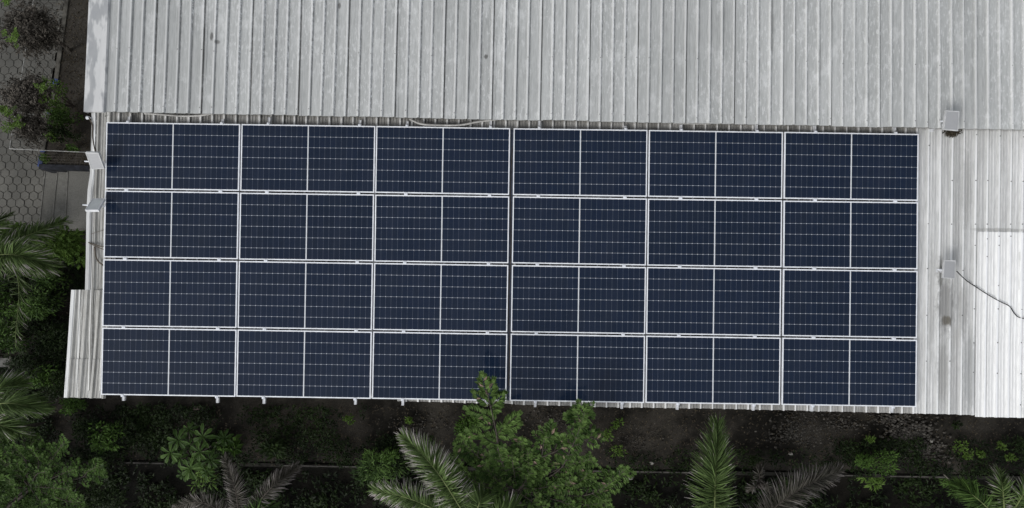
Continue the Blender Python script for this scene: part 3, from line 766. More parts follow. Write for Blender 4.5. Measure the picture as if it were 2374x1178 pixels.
def palm(label, crown, zc, ground_z, fronds, seed, group='feathery palms around the building', foot=None):
    c = G(*crown, zc); fb = G(*(foot or crown), ground_z); r = empty('palm_tree', loc=fb); tag(r, label, 'palm', group)
    o0 = r.location.copy(); rng = random.Random(seed)
    mb = MB(); h = zc-ground_z
    lean = c-fb; mb.tube([(lean.x*(k/12)**1.4+rng.uniform(-.01,.01), lean.y*(k/12)**1.4+rng.uniform(-.01,.01), h*k/12) for k in range(13)], [.10-.045*k/12+(.006 if k % 2 else 0) for k in range(13)], 9); mb.build('trunk', m_bark, r, True)
    for i, f in enumerate(fronds):
        (mx, my, mz), (tx, ty, tz) = f[0], f[1]; kw = f[2] if len(f) > 2 else {}
        a = dict(L=.42, n=60, seed=seed*31+i); a.update(kw)
        frond(r, c, G(mx, my, mz), G(tx, ty, tz), o0=o0, **a)
    return r
# bottom palms (crowns just below the frame)
palm('palm with a tall upright green frond below the fourth and fifth panel columns', (1655, 1250), 3.1, zlow, [
    ((1658, 1120, 3.65), (1663, 985, 3.3), dict(L=.42, n=84, dry=.3, ang=(78, 30), plum=1.25, lo=.75, width=.008)),
    ((1590, 1290, 3.3), (1500, 1360, 2.6)), ((1720, 1300, 3.3), (1800, 1380, 2.6)), ((1640, 1330, 3.3), (1640, 1450, 2.6)), ((1580, 1220, 3.2), (1505, 1222, 2.7), dict(L=.3, n=36))], 1, foot=(1655, 1262))
palm('greyish palm frond arching right, below the fifth and sixth panel columns', (1700, 1262), 2.4, zlow, [
    ((1830, 1150, 2.9), (1945, 1092, 2.5), dict(L=.38, n=76, dry=.6, m=m_palmgrey, ang=(72, 28), lo=.2, width=.0075)),
    ((1800, 1290, 2.6), (1900, 1320, 2.1), dict(m=m_palmgrey, n=40)), ((1690, 1330, 2.6), (1690, 1420, 2.1), dict(n=40))], 2, foot=(1705, 1270))
palm('dull palm with two grey fronds in a V below the second panel column', (556, 1215), 1.9, zlow, [
    ((545, 1135, 2.3), (520, 1062, 1.9), dict(L=.23, n=46, dry=.8, m=m_palmgrey, lo=.2, ang=(68, 30), width=.007)),
    ((630, 1130, 2.3), (688, 1082, 1.9), dict(L=.23, n=46, dry=.8, m=m_palmgrey, lo=.2, ang=(68, 30), width=.007)),
    ((470, 1165, 2.1), (405, 1178, 1.7), dict(L=.24, n=44, dry=.5, m=m_palmgrey, width=.007)), ((600, 1180, 2.2), (640, 1190, 1.8), dict(L=.3, n=34, m=m_sdark, dry=0)),
    ((540, 1290, 2.1), (530, 1360, 1.6))], 3, foot=(556, 1235))
palm('palm with a bright frond and pale tips left of the broad shrub', (1095, 1222), 3.2, zlow, [
    ((1010, 1090, 3.75), (936, 1012, 3.3), dict(L=.36, n=100, dry=.7, ang=(76, 28), lo=.3, plum=1.0, width=.008)),
    ((960, 1160, 3.4), (866, 1135, 2.9), dict(L=.30, n=76, dry=.6, ang=(80, 35), plum=1.0, width=.0075)),
    ((1110, 1170, 3.6), (1120, 1148, 3.4), dict(L=.30, n=26, dry=.1)), ((1170, 1190, 3.5), (1200, 1170, 3.3), dict(L=.32, n=30, dry=.1)),
    ((1080, 1320, 3.5), (1060, 1420, 2.9))], 4, foot=(1095, 1250))
# left palms
palm('big green palm fanning out from the left edge beside the second panel row', (-95, 610), 2.6, 0, [
    ((20, 590, 3.1), (118, 618, 2.7), dict(L=.38, n=96, dry=.25, ang=(82, 24), plum=1.0, lo=.6, width=.0085)),
    ((30, 560, 2.6), (150, 512, 1.9), dict(L=.30, n=66, dry=.5, ang=(80, 35), lo=.3, width=.008)),
    ((35, 630, 2.5), (35, 800, 1.3), dict(L=.30, n=56, dry=.3, ang=(90, 40), oneside=-1, lo=.5, width=.007)),
    ((-30, 530, 2.9), (20, 500, 2.3), dict(L=.3, n=40)), ((-200, 600, 3.0), (-300, 640, 2.5)), ((-110, 720, 3.0), (-120, 830, 2.4)), ((-120, 480, 3.0), (-130, 400, 2.4))], 5, foot=(-70, 615))
palm('green palm entering from the left edge below the corner of the lower roof', (-70, 960), 2.9, 0, [
    ((10, 935, 3.3), (95, 948, 3.0), dict(L=.36, n=76, dry=.25, ang=(50, 16), lo=.7, width=.008)),
    ((-10, 905, 3.3), (45, 890, 3.0), dict(L=.32, n=56, dry=.3, ang=(50, 18), lo=.6, width=.008)),
    ((0, 985, 3.1), (60, 1010, 2.6), dict(L=.32, n=50, dry=.25, ang=(55, 18), width=.008)),
    ((-120, 1040, 3.2), (-150, 1120, 2.7)), ((-180, 950, 3.2), (-280, 950, 2.7))], 6, foot=(-60, 950))
palm('small palm with a few spiky fronds at the bottom right corner', (2330, 1215), 1.6, zlow, [
    ((2325, 1140, 2.0), (2318, 1095, 1.8), dict(L=.30, n=34, dry=.4)), ((2370, 1150, 1.9), (2395, 1110, 1.7), dict(L=.30, n=30, dry=.5)),
    ((2270, 1160, 1.9), (2222, 1122, 1.6), dict(L=.32, n=36, dry=.2, m=m_sdark)), ((2290, 1270, 1.9), (2260, 1330, 1.5))], 7, foot=(2335, 1225))
palm('little dark palm seedling between the upright frond and the grey frond', (1762, 1120), .4, zlow, [
    ((1760, 1100, .6), (1763, 1083, .5), dict(L=.16, n=12, m=m_palmgrey, ang=(60, 15))), ((1775, 1125, .6), (1785, 1140, .4), dict(L=.14, n=10, m=m_palmgrey)), ((1748, 1128, .6), (1735, 1140, .4), dict(L=.14, n=10, m=m_palmgrey))], 8)

# shrubs with compound leaves ------------------------------------------------
def tuft(mb, p, d, rng, L=.16, n=7, lw=.045, tone=0.0, up=Vector((0,0,1)), m=0):
    """one pinnate leaf: leaflets in pairs along a short axis"""
    d = d.normalized(); s_ = d.cross(up); 
    if s_.length < 1e-3: s_ = d.orthogonal()
    s_.normalize()
    t0 = min(1, max(0, tone+rng.uniform(-.38, .38)))
    for k in range(n):
        f = (k+.5)/n; q = p+d*L*f-up*L*.25*f*f
        ll = L*.50*(1-.35*abs(f-.5)*2)*rng.uniform(.7, 1.25)
        for sg in (-1, 1):
            dd = d*.62+s_*sg*.9+up*rng.uniform(-.25, .3)
            leaf_quad(mb, q, dd, (up+s_*rng.uniform(-.5,.5)).normalized(), ll, lw*.55*rng.uniform(.7,1.2), min(1, max(0, t0+rng.uniform(-.3,.3)))+(1.4 if rng.random() < .03 else 0), .2, m)
    leaf_quad(mb, p+d*L*.9, d, up, L*.4, lw*.6, t0)
def twig(lf, A, B, rng, LL=.09, sp=.042, tone=.5):
    """paired pointed leaves along a twig, largest in the middle, closing over the tip"""
    d = B-A; tot = d.length; d = d.normalized(); up = Vector((rng.uniform(-.25,.25), rng.uniform(-.25,.25), 1)).normalized()
    s_ = d.cross(up); s_ = s_.normalized() if s_.length > 1e-3 else d.orthogonal().normalized()
    n = max(3, int(tot/sp)); t0 = tone+rng.uniform(-.25, .25)
    for k in range(n):
        f = (k+.6)/n; p = A.lerp(B, f); l = LL*(.72+.42*math.sin(PI*min(1, f*.85+.1)))*(1-.35*f*f)
        for sg in (-1, 1):
            if rng.random() < .06: continue
            dd = d*rng.uniform(.55, .95)+s_*sg*rng.uniform(.8, 1.1)+up*rng.uniform(-.35, .35)
            leaf_quad(lf, p+s_*sg*.004, dd, (up+s_*sg*rng.uniform(-.3,.7)).normalized(), l*rng.uniform(.8,1.15), l*.46*rng.uniform(.8,1.1), min(1, max(0, t0+sg*.12+rng.uniform(-.18,.18)))+(1.3 if rng.random() < .02 else 0), .22)
    for q in (-.35, 0, .35): leaf_quad(lf, B, d+s_*q, up, LL*.75, LL*.36, min(1, max(0, t0+.15+rng.uniform(-.1,.1))), .15)
def branchy(root, name_leaf, branches, m_leaf, seed, rad=.012, spacing=.16, L=.09, o0=None, tone=.5, start=.2, tw=.24):
    rng = random.Random(seed); lf = MB(); wd = MB(); wd.cc = .5
    for br in branches:
        S = smooth_path([p-o0 for p in br], 7); k = len(S)
        wd.tube(S, [rad*(1-.75*i/(k-1)) for i in range(k)], 5, cap=False)
        tot = sum((a-b).length for a, b in zip(S, S[1:])); nst = max(3, int(tot/spacing))
        i0 = int(.6*(k-1)); 
        for q in range(i0, k-1): twig(lf, S[q], S[q+1], rng, L, .04, tone) if (S[q+1]-S[q]).length > .02 else None
        for j in range(nst):
            t = start+(1-start)*(j+rng.random()*.5)/nst; f = min(.999, t)*(k-1); i = int(f); p = S[i].lerp(S[i+1], f-i); d = (S[i+1]-S[i]).normalized()
            s_ = d.cross(Vector((0,0,1))); s_ = s_.normalized() if s_.length > 1e-3 else Vector((1,0,0))
            for sg in (-1, 1):
                dd = (d*rng.uniform(.5, 1.0)+s_*sg*rng.uniform(.5, 1.0)+Vector((0,0,rng.uniform(-.35,.6)))).normalized()
                e = p+dd*tw*rng.uniform(.6, 1.2)*(1-.45*t); wd.tube([p, p.lerp(e, .8)], .003, 3, cap=False)
                twig(lf, p.lerp(e, .18), e, rng, L*rng.uniform(.8, 1.1), .042, tone-.25*(1-t))
    wd.build('branches', m_bark, root); lf.build(name_leaf, m_leaf, root)
def Gp(lst): return [G(a, b, c) for a, b, c in lst]
c = G(1210, 1200, 0); r = empty('broad_shrub', loc=Vector((c.x, c.y, zlow))); tag(r, 'leafy green shrub whose tall shoot reaches over the solar panels', 'shrub'); o0 = r.location.copy()
mb = MB(); mb.tube([Vector((0,0,0)), Vector((.03,.05,1.6)), G(1200,1150,2.2)-o0], [.07,.055,.04], 8); mb.build('trunk', m_bark, r, True)
hub = (1200, 1140, 2.3)
BR = [
 [hub, (1165,1075,3.3), (1153,1035,3.8)], 
 [hub, (1250,1075,3.1), (1262,1020,3.7), (1280,998,3.8)], [(1255,1060,3.3), (1300,1040,3.6), (1306,1018,3.7)],
 [hub, (1290,1095,3.1), (1322,1045,3.7), (1345,990,4.0), (1358,945,4.1)], [(1330,1025,3.8), (1365,1018,3.9), (1378,1004,3.9)], [(1345,985,3.9), (1328,962,4.0)],
 [hub, (1300,1085,3.1), (1372,1065,3.5)], [hub, (1330,1120,2.9), (1365,1095,3.2)],
 [hub, (1340,1150,2.8), (1400,1130,3.2), (1452,1087,3.5)], [(1400,1130,3.2), (1415,1098,3.3)], 
 [hub, (1120,1080,3.1), (1075,1042,3.4)], [hub, (1110,1060,3.3), (1065,1020,3.6)], [hub, (1190,1085,3.2), (1185,1045,3.5)], [hub, (1225,1090,3.1), (1222,1045,3.5)],
 [hub, (1150,1110,3.0), (1120,1075,3.3)], [hub, (1130,1130,2.9), (1060,1095,3.2)], [hub, (1230,1110,2.9), (1262,1080,3.2)], [hub, (1260,1130,2.8), (1300,1125,3.0)],
 [hub, (1210,1070,3.2), (1205,1020,3.6)], [hub, (1235,1100,3.0), (1250,1060,3.3)], [hub, (1215,1120,3.0), (1232,1090,3.2)], [hub, (1090,1110,3.0), (1045,1060,3.2)], [hub, (1280,1140,2.8), (1330,1110,3.1)], [hub, (1350,1170,2.7), (1410,1160,3.0)], [hub, (1170,1130,2.9), (1150,1160,3.0)], [hub, (1230,1160,2.8), (1260,1180,2.9)], [hub, (1100,1150,2.8), (1060,1160,2.9)], [hub, (1290,1160,2.7), (1340,1180,2.9)], [hub, (1180,1170,2.7), (1190,1210,2.8)]]
branchy(r, 'foliage', [Gp(b) for b in BR], m_spray, 31, .010, .20, .10, o0, .5, .25, .23)
BR2 = [[(1155,1045,3.7), (1150,1000,4.0), (1140,955,4.3), (1128,905,4.5), (1120,868,4.6)]]
def shoot(root, pts, o0, seed, leaves):
    rng = random.Random(seed); wd = MB(); lf = MB(); wd.cc = .5; S = smooth_path([p-o0 for p in pts], 8); k = len(S)
    wd.tube(S, [.011*(1-.6*i/(k-1)) for i in range(k)], 6); 
    for (a, b) in leaves:
        A = Vector(a)-o0; B = Vector(b)-o0; d = (B-A); wd.tube([A, A.lerp(B, .8)], .004, 4)
        twig(lf, A, B, rng, .125, .026, .5); twig(lf, A.lerp(B, .15)+Vector((0,0,.03)), B.lerp(A, .08)+Vector((0,0,.03)), rng, .095, .032, .75)
    wd.build('shoot_stem', m_bark, root); lf.build('shoot_leaves', m_spray, root)
shoot(r, Gp(BR2[0]), o0, 5, [(G(1128,915,4.45), G(1118,872,4.6)), (G(1132,925,4.4), G(1143,885,4.5)), (G(1136,940,4.35), G(1102,912,4.4)), (G(1136,945,4.35), G(1166,915,4.4)), (G(1138,952,4.3), G(1155,945,4.3)),
    (G(1148,978,4.1), G(1125,958,4.15)), (G(1128,962,4.1), G(1085,948,4.1)), (G(1145,985,4.05), G(1120,985,4.1)), (G(1152,1006,3.95), G(1168,990,4.0)), (G(1168,990,4.0), G(1200,962,4.05)), (G(1170,995,4.0), G(1200,985,4.0)), (G(1152,1008,3.95), G(1180,1008,3.95)),
    (G(1150,1030,3.8), G(1118,1012,3.9)), (G(1118,1012,3.9), G(1088,1000,3.9)), (G(1152,1020,3.85), G(1138,1010,3.9))])
# bottom left tree with compound leaves
c = G(20, 1210, 0); r = empty('broadleaf_tree', loc=Vector((c.x, c.y, 0))); tag(r, 'bushy green tree with compound leaves filling the bottom left corner', 'tree'); o0 = r.location.copy()
hub = (70, 1130, 1.6)
mb = MB(); mb.tube([Vector((0,0,0)), Vector((.02,.03,.8)), G(*hub)-o0], [.08,.06,.045], 8); mb.build('trunk', m_bark, r, True)
BR = [[hub,(110,1080,2.3),(150,1022,2.7)], [(120,1070,2.4),(108,1035,2.5)], [hub,(60,1070,2.4),(30,1035,2.7)], [hub,(90,1075,2.4),(70,1040,2.7)], [hub,(20,1080,2.4),(-20,1050,2.6)], [hub,(60,1100,2.4),(40,1085,2.6)],
      [hub,(130,1105,2.3),(175,1085,2.5)], [hub,(180,1110,2.2),(205,1092,2.4),(235,1078,2.5)], [(205,1100,2.3),(240,1092,2.4)], [hub,(110,1130,2.2),(160,1135,2.4)], [hub,(30,1130,2.2),(20,1110,2.5)], [hub,(90,1160,2.2),(110,1180,2.3)], [hub,(20,1170,2.2),(-10,1190,2.3)], [hub,(60,1060,2.3),(85,1010,2.4)], [hub,(0,1040,2.3),(15,1005,2.5)], [hub,(150,1160,2.1),(190,1165,2.2)], [hub,(85,1100,2.5),(110,1095,2.7)]]
branchy(r, 'foliage', [Gp(b) for b in BR], m_sdark, 41, .012, .17, .085, o0, .6, .2, .26)
# narrow-leaved bush
def leafy_blob(name, label, cat, px, py, zb, rpx, rpy, h, nleaf, m, seed, L=.08, Wd=.03, group=None, upb=.3, trunk=True, lobes=5):
    rng = random.Random(seed); c = G(px, py, zb+h*.6); r = empty(name, loc=Vector((c.x, c.y, zb))); tag(r, label, cat, group)
    k = (CO.z-zb-h*.6)/F; rx, ry = rpx*k, rpy*k; lf = MB(); wd = MB(); wd.cc = .5
    cl = [(Vector((rng.uniform(-.65,.65)*rx, rng.uniform(-.65,.65)*ry, h*rng.uniform(.4, .85))), rng.uniform(.35, .6)) for _ in range(lobes)]
    for q, s_ in cl:
        wd.tube([Vector((0,0,0)), q*.5+Vector((0,0,h*.08)), q], [.014, .009, .004], 5, cap=False)
        tn = rng.uniform(.2, .85)
        for _ in range(int(nleaf/lobes)):
            d = rdir(rng, -.5, 1); rr = rng.random()**.45
            p = q+Vector((d.x*rx*s_*rr, d.y*ry*s_*rr, d.z*h*.35*rr)); dd = d+rdir(rng)*.7
            leaf_quad(lf, p, dd, Vector((0,0,1)), L*rng.uniform(.6,1.25), Wd*rng.uniform(.7,1.2), min(1, max(0, tn+rng.uniform(-.3,.3))), .3)
    wd.build('stems', m_bark, r); lf.build('foliage', m, r); return r
leafy_blob('bush', 'narrow leaved green bush left of the palm with pale tips', 'bush', 885, 1085, zlow, 55, 42, 1.6, 900, m_sdark, 51, .15, .022, lobes=9)
leafy_blob('bush', 'twiggy small bush directly above the narrow leaved bush', 'bush', 880, 1048, 0, 40, 20, .5, 350, m_hedge, 52, .07, .02)
leafy_blob('hedge_bush', 'glossy broad leaved hedge bush just left of the lower roof', 'bush', 150, 568, 0, 48, 38, 1.6, 1300, m_brightl, 53, .10, .05, lobes=14)
leafy_blob('hedge_bush', 'dense green hedge bush at the left edge below the paving', 'bush', 20, 555, 0, 50, 30, 1.3, 900, m_hedge, 54, .09, .04, lobes=9)
leafy_blob('bush', 'low green bush under the left end of the lower roof eave', 'bush', 170, 945, 0, 26, 20, .6, 330, m_hedge, 55, .07, .035)
leafy_blob('bush', 'soft round dark bush beside the lower roof corner', 'bush', 125, 900, 0, 36, 40, .7, 500, m_under_l, 56, .06, .03)
leafy_blob('bush', 'round green tree top in the left edge under the palm', 'bush', 15, 1000, .2, 30, 32, 1.8, 700, m_sdark, 57, .06, .03)
leafy_blob('bush', 'feathery low green bush among rubble below the sixth panel column', 'bush', 2032, 1072, 0, 44, 26, .5, 800, m_hedge, 58, .07, .018, lobes=8)
leafy_blob('bush', 'leafy green sapling at the tip of the grey palm frond', 'bush', 2000, 1108, zlow, 26, 24, 1.0, 330, m_brightl, 59, .12, .025)
leafy_blob('bush', 'dull green bush at the bottom right, left of the small palm', 'bush', 2225, 1122, zlow, 34, 30, 1.0, 330, m_hedge, 60, .13, .02)
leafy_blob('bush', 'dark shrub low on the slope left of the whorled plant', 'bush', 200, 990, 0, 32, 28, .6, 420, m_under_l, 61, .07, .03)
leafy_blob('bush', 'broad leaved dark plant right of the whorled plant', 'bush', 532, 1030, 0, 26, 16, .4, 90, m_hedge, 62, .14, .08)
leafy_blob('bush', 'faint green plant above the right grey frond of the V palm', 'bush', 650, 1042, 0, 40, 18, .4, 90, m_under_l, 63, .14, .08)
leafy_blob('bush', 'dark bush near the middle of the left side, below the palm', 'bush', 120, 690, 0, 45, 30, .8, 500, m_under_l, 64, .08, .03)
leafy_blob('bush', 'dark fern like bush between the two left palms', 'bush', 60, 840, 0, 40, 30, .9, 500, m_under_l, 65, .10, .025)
for i, (px, py, zb, rx_, ry_, h, nl, m, lab) in enumerate([
    (60, 545, 0, 48, 22, 1.2, 700, m_brightl, 'leafy green bush in the hedge just below the paving kerb'),
    (175, 605, 0, 22, 30, 1.0, 500, m_under_l, 'dim hedge bush right under the glossy hedge bush'),
    (80, 700, 0, 60, 40, .9, 800, m_sdark, 'mid green thicket under the drooping frond of the big left palm'),
    (-5, 700, 0, 40, 50, 1.0, 600, m_hedge, 'green bush cut by the left edge under the big palm'),
    (20, 780, 0, 45, 36, 1.0, 650, m_sdark, 'green thicket at the left edge above the concrete slab'),
    (130, 800, 0, 30, 50, .6, 550, m_under_l, 'dark bush close beside the stepped out left roof sheets'),
    (110, 640, 0, 45, 25, .8, 500, m_sdark, 'low green bush between the hedge and the thicket'),
    (95, 870, 0, 50, 24, .5, 500, m_hedge, 'low green plants right of the concrete slab'),
    (15, 1120, 0, 40, 60, 1.6, 900, m_sdark, 'dense green crown in the bottom left corner'),
    (110, 1150, 0, 60, 40, 1.3, 1000, m_sdark, 'dense low bush along the bottom left edge'),
    (230, 1150, 0, 60, 26, .8, 600, m_under_l, 'dark bush on the bottom edge left of the V palm'),
    (300, 1000, 0, 30, 34, .4, 240, m_under_l, 'scraggly dark plant between the roof corner and whorled shrub'),
    (245, 1010, 0, 40, 34, .5, 380, m_hedge, 'sprawling green plant left of the whorled shrub'),
    (1085, 985, 0, 30, 22, .5, 260, m_hedge, 'low green plant behind the tall shoot of the shrub')]):
    leafy_blob('bush', lab, 'bush', px, py, zb, rx_, ry_, h, int(nl*1.3), m, 300+i, .085, .032, lobes=9)
# small weeds
weeds = [(1430,985,14,'yellow green weed alone right of the shrub'), (1408,1008,14,'round weed just below the lone weed right of the shrub'), (1432,1048,18,'ragged weed below two round weeds right of the shrub'), (808,972,13,'bright weed on the bare soil below the second panel column'),
         (945,975,8,'tiny weed on the brown soil left of the pale tipped frond'), (2020,1020,9,'thin upright weed above the feathery low bush'), (2228,1035,14,'light green weed patch at the right below the white roof patch'), (2243,1053,12,'small weed touching the light green weed patch'),
         (2275,1052,9,'flat weed between the right hand weeds'), (2322,1033,9,'upright weed near the right edge'), (2340,1056,11,'trailing weed nearest the right edge'), (2215,985,9,'faint weed near the eave at the right'), (700,1068,14,'dim weed near the tip of the right grey frond'), (1750,1062,11,'dim weed above the little palm seedling')]
for i, (px, py, rr, lab) in enumerate(weeds):
    leafy_blob('weed', lab, 'weed', px, py, 0, rr, rr*.9, .18, 90, m_brightl if i not in (11, 12, 13) else m_under_l, 80+i, .055, .028, 'weeds on the dark soil', lobes=4)
# whorled plant
def whorl_plant():
    c = G(445, 1060, 0); r = empty('whorled_shrub', loc=c); tag(r, 'shrub of round leaf whorls like green stars below the first panel column', 'shrub'); o0 = c.copy(); rng = random.Random(9); wd = MB(); wd.cc = .5
    for (px, py, z, s_) in [(413,1020,1.3,1), (470,1012,1.3,1.1), (395,1050,1.2,1), (463,1048,1.4,.95), (441,1086,1.3,1.05), (416,1062,1.1,.9), (487,1066,1.0,1.0), (438,995,.9,.8), (440,1035,1.0,.9), (425,1100,.8,.7), (480,1095,.8,.8), (520,1016,.6,.9), (450,1070,1.0,.8)]:
        q = G(px, py, z)-o0; wd.tube([Vector((0,0,0)), q*.5, q], [.02,.014,.008], 5, cap=False); lf = MB(); n = rng.choice((7,8,8)); a0 = rng.random()*6; tn = rng.uniform(.25, .8)*(1 if z > .9 else .5)
        for k in range(n):
            a = a0+2*PI*k/n+rng.uniform(-.15,.15); L = .21*s_*rng.uniform(.8,1.1); d = Vector((math.cos(a), math.sin(a), .15)); sd_ = Vector((-math.sin(a), math.cos(a), rng.uniform(-.3,.3)))
            rows = []
            for t, w, dz in ((.05,.006,0), (.4,.022,.0), (.75,.038,-.02), (.95,.02,-.045), (1.0,.004,-.055)):
                p = q+d*L*t+Vector((0,0,dz)); tt = tn+(.15 if k % 2 else -.1)
                rows.append((lf.vert(p-sd_*w*s_+Vector((0,0,.008)), tt), lf.vert(p, max(0, tt-.25)), lf.vert(p+sd_*w*s_+Vector((0,0,.008)), tt+.1)))
            for A, B in zip(rows, rows[1:]): lf.face((A[0], A[1], B[1], B[0])); lf.face((A[1], A[2], B[2], B[1]))
        lf.build('leaf_whorl', m_whorl, r)
    wd.build('stems', m_bark, r)
whorl_plant()
leafy_blob('spiky_plant', 'bright spiky plant at the foot of the whorled shrub', 'plant', 477, 1112, -.6, 18, 26, 1.0, 130, m_brightl, 77, .16, .022, lobes=6)
# dead leaning trees in the bed
def dead_tree(label, base, hub, tips, seed, greens, zb=ZB):
    c = G(*base, zb); r = empty('dry_tree', loc=c); tag(r, label, 'tree', 'dry trees in the planting bed'); o0 = c.copy(); rng = random.Random(seed); H_ = G(*hub)-o0
    wd = MB(); wd.cc = .5; lf = MB(); wd.tube(smooth_path([Vector((0,0,0)), H_*.5+Vector((.03,.02,.1)), H_], 5), [.035-.0013*k for k in range(11)], 6); 
    for (px, py, z) in tips:
        t = G(px, py, z)-o0; mid = H_.lerp(t, .5)+rdir(rng)*.12; S = smooth_path([H_, mid, t], 6); wd.tube(S, [.014-.0009*k for k in range(len(S))], 4, cap=False)
        for k in range(42):
            f = rng.uniform(.25, 1.0); p = S[int(f*(len(S)-1))]; e = p+rdir(rng, -.3, .6)*rng.uniform(.08, .38); wd.tube([p, e], [.004, .0015], 3, cap=False); tn = rng.random()**2
            for q in range(9): leaf_quad(lf, p.lerp(e, rng.uniform(.2,1.0))+rdir(rng)*.03, rdir(rng, -.8, .4), Vector((0,0,1)), rng.uniform(.035,.09), rng.uniform(.014,.034), min(1, tn+rng.uniform(0,.35)), .3)
    for (px, py, z, n) in greens:
        p = G(px, py, z)-o0; gr = MB()
        for k in range(n): tuft(gr, p+rdir(rng)*.03, rdir(rng, -.1, .7), rng, .11, 5, .04, .7)
        gr.build('green_shoot', m_brightl, r)
    wd.build('branches', m_bark, r); lf.build('dry_foliage', m_dead, r)
dead_tree('dry brown tree leaning over the paving in the top left corner', (163, 117), (108, 84, 1.7), [(60,60,2.3),(95,40,2.2),(30,40,2.4),(10,80,2.4),(50,95,2.2),(85,75,2.1),(115,60,2.0),(120,95,1.9),(20,15,2.5),(60,15,2.4),(-20,50,2.5),(-10,100,2.4),(85,110,1.9),(40,75,2.5),(75,30,2.4),(5,55,2.5),(100,55,2.3),(70,85,2.3)], 61,
          [(20,4,2.7,10), (32,75,2.6,5), (33,98,2.5,6), (6,80,2.5,2)])
dead_tree('dry brown tree with green shoots, second one down beside the upper roof', (128, 275), (90, 232, 1.6), [(60,205,2.1),(30,200,2.2),(10,215,2.2),(50,225,2.1),(85,195,2.0),(100,215,1.8),(20,240,2.1),(70,245,1.8),(5,260,2.1),(45,190,2.2),(75,215,2.1)], 62,
          [(93,203,2.1,6), (97,225,1.9,5), (8,250,2.3,7), (22,258,2.2,6), (110,192,1.9,3)])
dead_tree('small dry tree with pale leaves above the fence corner', (118, 310), (75, 300, 1.5), [(55,290,1.8),(75,312,1.7),(95,320,1.5),(45,282,1.8),(60,305,1.8)], 63, [(20,294,1.9,7), (38,283,1.9,7), (30,290,1.9,3)])
leafy_blob('bush', 'green climbing shrub on the planter wall beside the second dry tree', 'bush', 132, 228, ZB, 14, 38, .9, 420, m_brightl, 71, .06, .03, lobes=9)
leafy_blob('bush', 'dark green shrub in the bed level with the lower roof corner', 'bush', 145, 272, ZB, 34, 26, .7, 600, m_hedge, 72, .055, .028, lobes=10)
leafy_blob('bush', 'bright green tuft in the middle of the planting bed', 'bush', 129, 318, ZB, 11, 14, .6, 160, m_brightl, 73, .06, .03, lobes=3)
leafy_blob('bush', 'dark low shrub filling the bed above the wire fence', 'bush', 150, 312, ZB, 42, 26, .5, 500, m_under_l, 74, .06, .03, lobes=9)
leafy_blob('bush', 'small green plant at the corner of the planter by the fence', 'bush', 100, 368, ZB, 9, 12, .35, 130, m_brightl, 75, .05, .025, lobes=3)
leafy_blob('bush', 'green weeds at the bottom of the bed near the lamp', 'bush', 168, 342, ZB, 18, 8, .25, 150, m_hedge, 76, .05, .025, lobes=4)

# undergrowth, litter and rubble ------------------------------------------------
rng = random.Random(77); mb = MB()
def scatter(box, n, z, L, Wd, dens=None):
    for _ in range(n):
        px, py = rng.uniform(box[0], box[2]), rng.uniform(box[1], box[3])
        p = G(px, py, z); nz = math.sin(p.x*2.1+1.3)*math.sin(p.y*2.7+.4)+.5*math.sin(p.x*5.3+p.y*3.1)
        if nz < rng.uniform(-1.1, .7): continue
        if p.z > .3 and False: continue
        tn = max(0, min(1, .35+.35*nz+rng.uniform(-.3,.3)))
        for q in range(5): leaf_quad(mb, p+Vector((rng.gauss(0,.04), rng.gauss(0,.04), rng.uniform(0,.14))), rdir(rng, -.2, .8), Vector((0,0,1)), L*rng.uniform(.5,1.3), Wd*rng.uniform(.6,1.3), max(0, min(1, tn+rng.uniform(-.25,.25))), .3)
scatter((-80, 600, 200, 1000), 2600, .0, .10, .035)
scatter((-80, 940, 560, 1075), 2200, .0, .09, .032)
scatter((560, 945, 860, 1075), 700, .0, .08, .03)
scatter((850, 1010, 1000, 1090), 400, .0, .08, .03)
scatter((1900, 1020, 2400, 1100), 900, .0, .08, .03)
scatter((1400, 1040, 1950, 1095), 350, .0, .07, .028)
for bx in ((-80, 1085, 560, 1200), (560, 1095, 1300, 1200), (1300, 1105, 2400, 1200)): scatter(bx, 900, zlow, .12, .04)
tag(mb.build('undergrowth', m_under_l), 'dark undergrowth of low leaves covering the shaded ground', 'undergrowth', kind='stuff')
mb = MB(); rng = random.Random(78)
for box, n in (((130, 0, 205, 380), 500), ((240, 940, 2374, 1080), 2600), ((0, 620, 190, 1000), 500)):
    for _ in range(n):
        z = ZB if box[0] == 130 else 0; p = G(rng.uniform(box[0], box[2]), rng.uniform(box[1], box[3]), z+.012)
        leaf_quad(mb, p, rdir(rng, -.05, .3), Vector((rng.uniform(-.3,.3), rng.uniform(-.3,.3), 1)), rng.uniform(.03,.08), rng.uniform(.012,.03), rng.random())
tag(mb.build('fallen_leaves', m_litter), 'fallen dead leaves scattered over the soil', 'leaf litter', kind='stuff')
mb = MB(); rng = random.Random(79)
def stone(mb, p, s_, t):
    n = 6; a0 = rng.random()*6; mb.cc = t; f = rng.uniform(.6, 1)
    lo = [mb.vert(p+Vector((s_*math.cos(a0+k*PI/3)*rng.uniform(.8,1.2), f*s_*math.sin(a0+k*PI/3)*rng.uniform(.8,1.2), -.01))) for k in range(n)]
    hi = [mb.vert(p+Vector((.6*s_*math.cos(a0+k*PI/3)*rng.uniform(.7,1.2), .6*f*s_*math.sin(a0+k*PI/3)*rng.uniform(.7,1.2), s_*rng.uniform(.4,.8)))) for k in range(n)]
    for k in range(n): mb.face((lo[k], lo[(k+1)%n], hi[(k+1)%n], hi[k]))
    mb.face(hi)
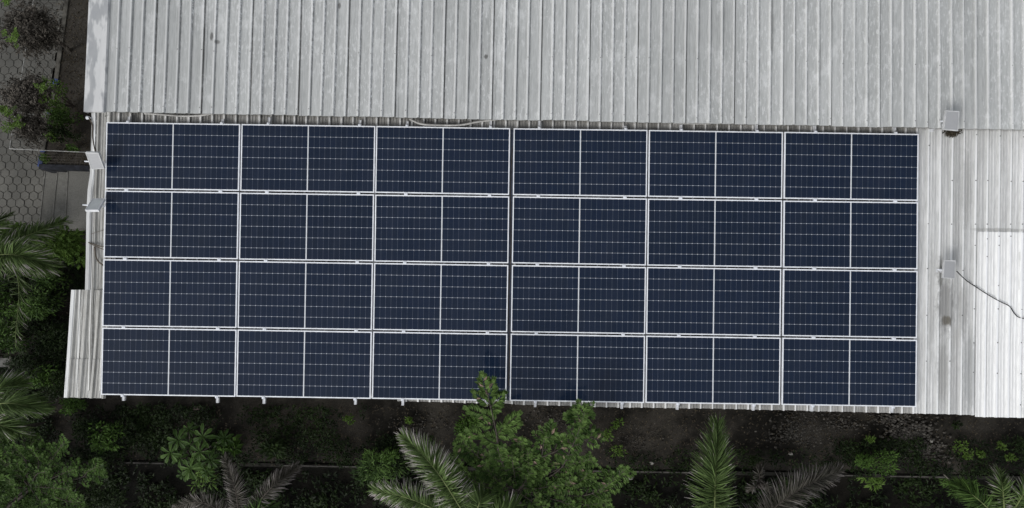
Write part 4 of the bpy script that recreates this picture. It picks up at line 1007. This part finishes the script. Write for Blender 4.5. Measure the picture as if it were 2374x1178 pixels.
for (cx_, cy_, sx, sy, n, s0) in ((1860,1000,55,26,620,.02), (1960,985,30,15,200,.018), (2110,1010,38,30,620,.028), (2150,1050,30,22,260,.026), (2060,970,40,14,220,.02), (1290,975,60,18,260,.016), (1900,955,60,10,180,.016), (960,985,70,18,160,.014), (1450,1010,70,28,200,.014), (175,120,14,90,120,.014), (168,60,14,60,60,.012)):
    for _ in range(n):
        z = ZB if cx_ < 200 else 0; p = G(rng.gauss(cx_, sx*.7), rng.gauss(cy_, sy*.7), z); stone(mb, p, s0*rng.uniform(.4, 1.5), rng.random()**2.2)
tag(mb.build('rubble', m_stone), 'scattered rubble and pebbles on the bare soil below the eave', 'rubble', kind='stuff')
def big_stone(px, py, s_, lab, z=0, t=.9, nm='stone'):
    mb = MB(); c = G(px, py, z); stone(mb, Vector((0,0,0)), s_, t); o = mb.build(nm, m_pale); o.location = c; tag(o, lab, 'stone', 'pale stones on the soil')
m_pale = simple('pale_stone', (.26,.25,.23), .85, .2, .2, 30)
big_stone(2160, 1023, .035, 'small white stone at the right end of the rubble')
big_stone(1834, 1053, .05, 'pale stone by itself below the wide rubble patch')
big_stone(1511, 1074, .05, 'pale stone resting just above the retaining wall coping')
big_stone(1462, 1107, .07, 'dull round stone right of the broad shrub', z=zlow, t=.3)
# brick, slab and stakes
c = G(457, 946, .03); mb = MB(); mb.box(-.07,.07,-.035,.035,-.03,.03); o = mb.build('brick', simple('old_brick', (.075,.062,.055), .9, .1)); o.location = c; o.rotation_euler = (0,0,R(8)); tag(o, 'old brick on the dark soil close under the eave', 'brick')
c = G(3, 842, .5); r = empty('concrete_slab', loc=Vector((c.x, c.y, 0))); tag(r, 'pale concrete slab with a post beside it at the left edge', 'slab')
mb = MB(); mb.box(-.25,.06,-.09,.09,.3,.36); mb.build('slab', simple('dull_slab', (.12,.118,.11), .9, .1), r); mb = MB(); mb.box(.085,.12,-.12,.14,0,.42); mb.build('post', simple('old_wood', (.09,.085,.075), .9, .1), r)
mb = MB(); mb.tube([G(2188,1100,.1), G(2202,1114,.05)], .012, 5); tag(mb.build('wooden_stake', simple('stake_wood', (.13,.12,.10), .9, .1)), 'short pale stick at the right end of the retaining wall', 'stick')
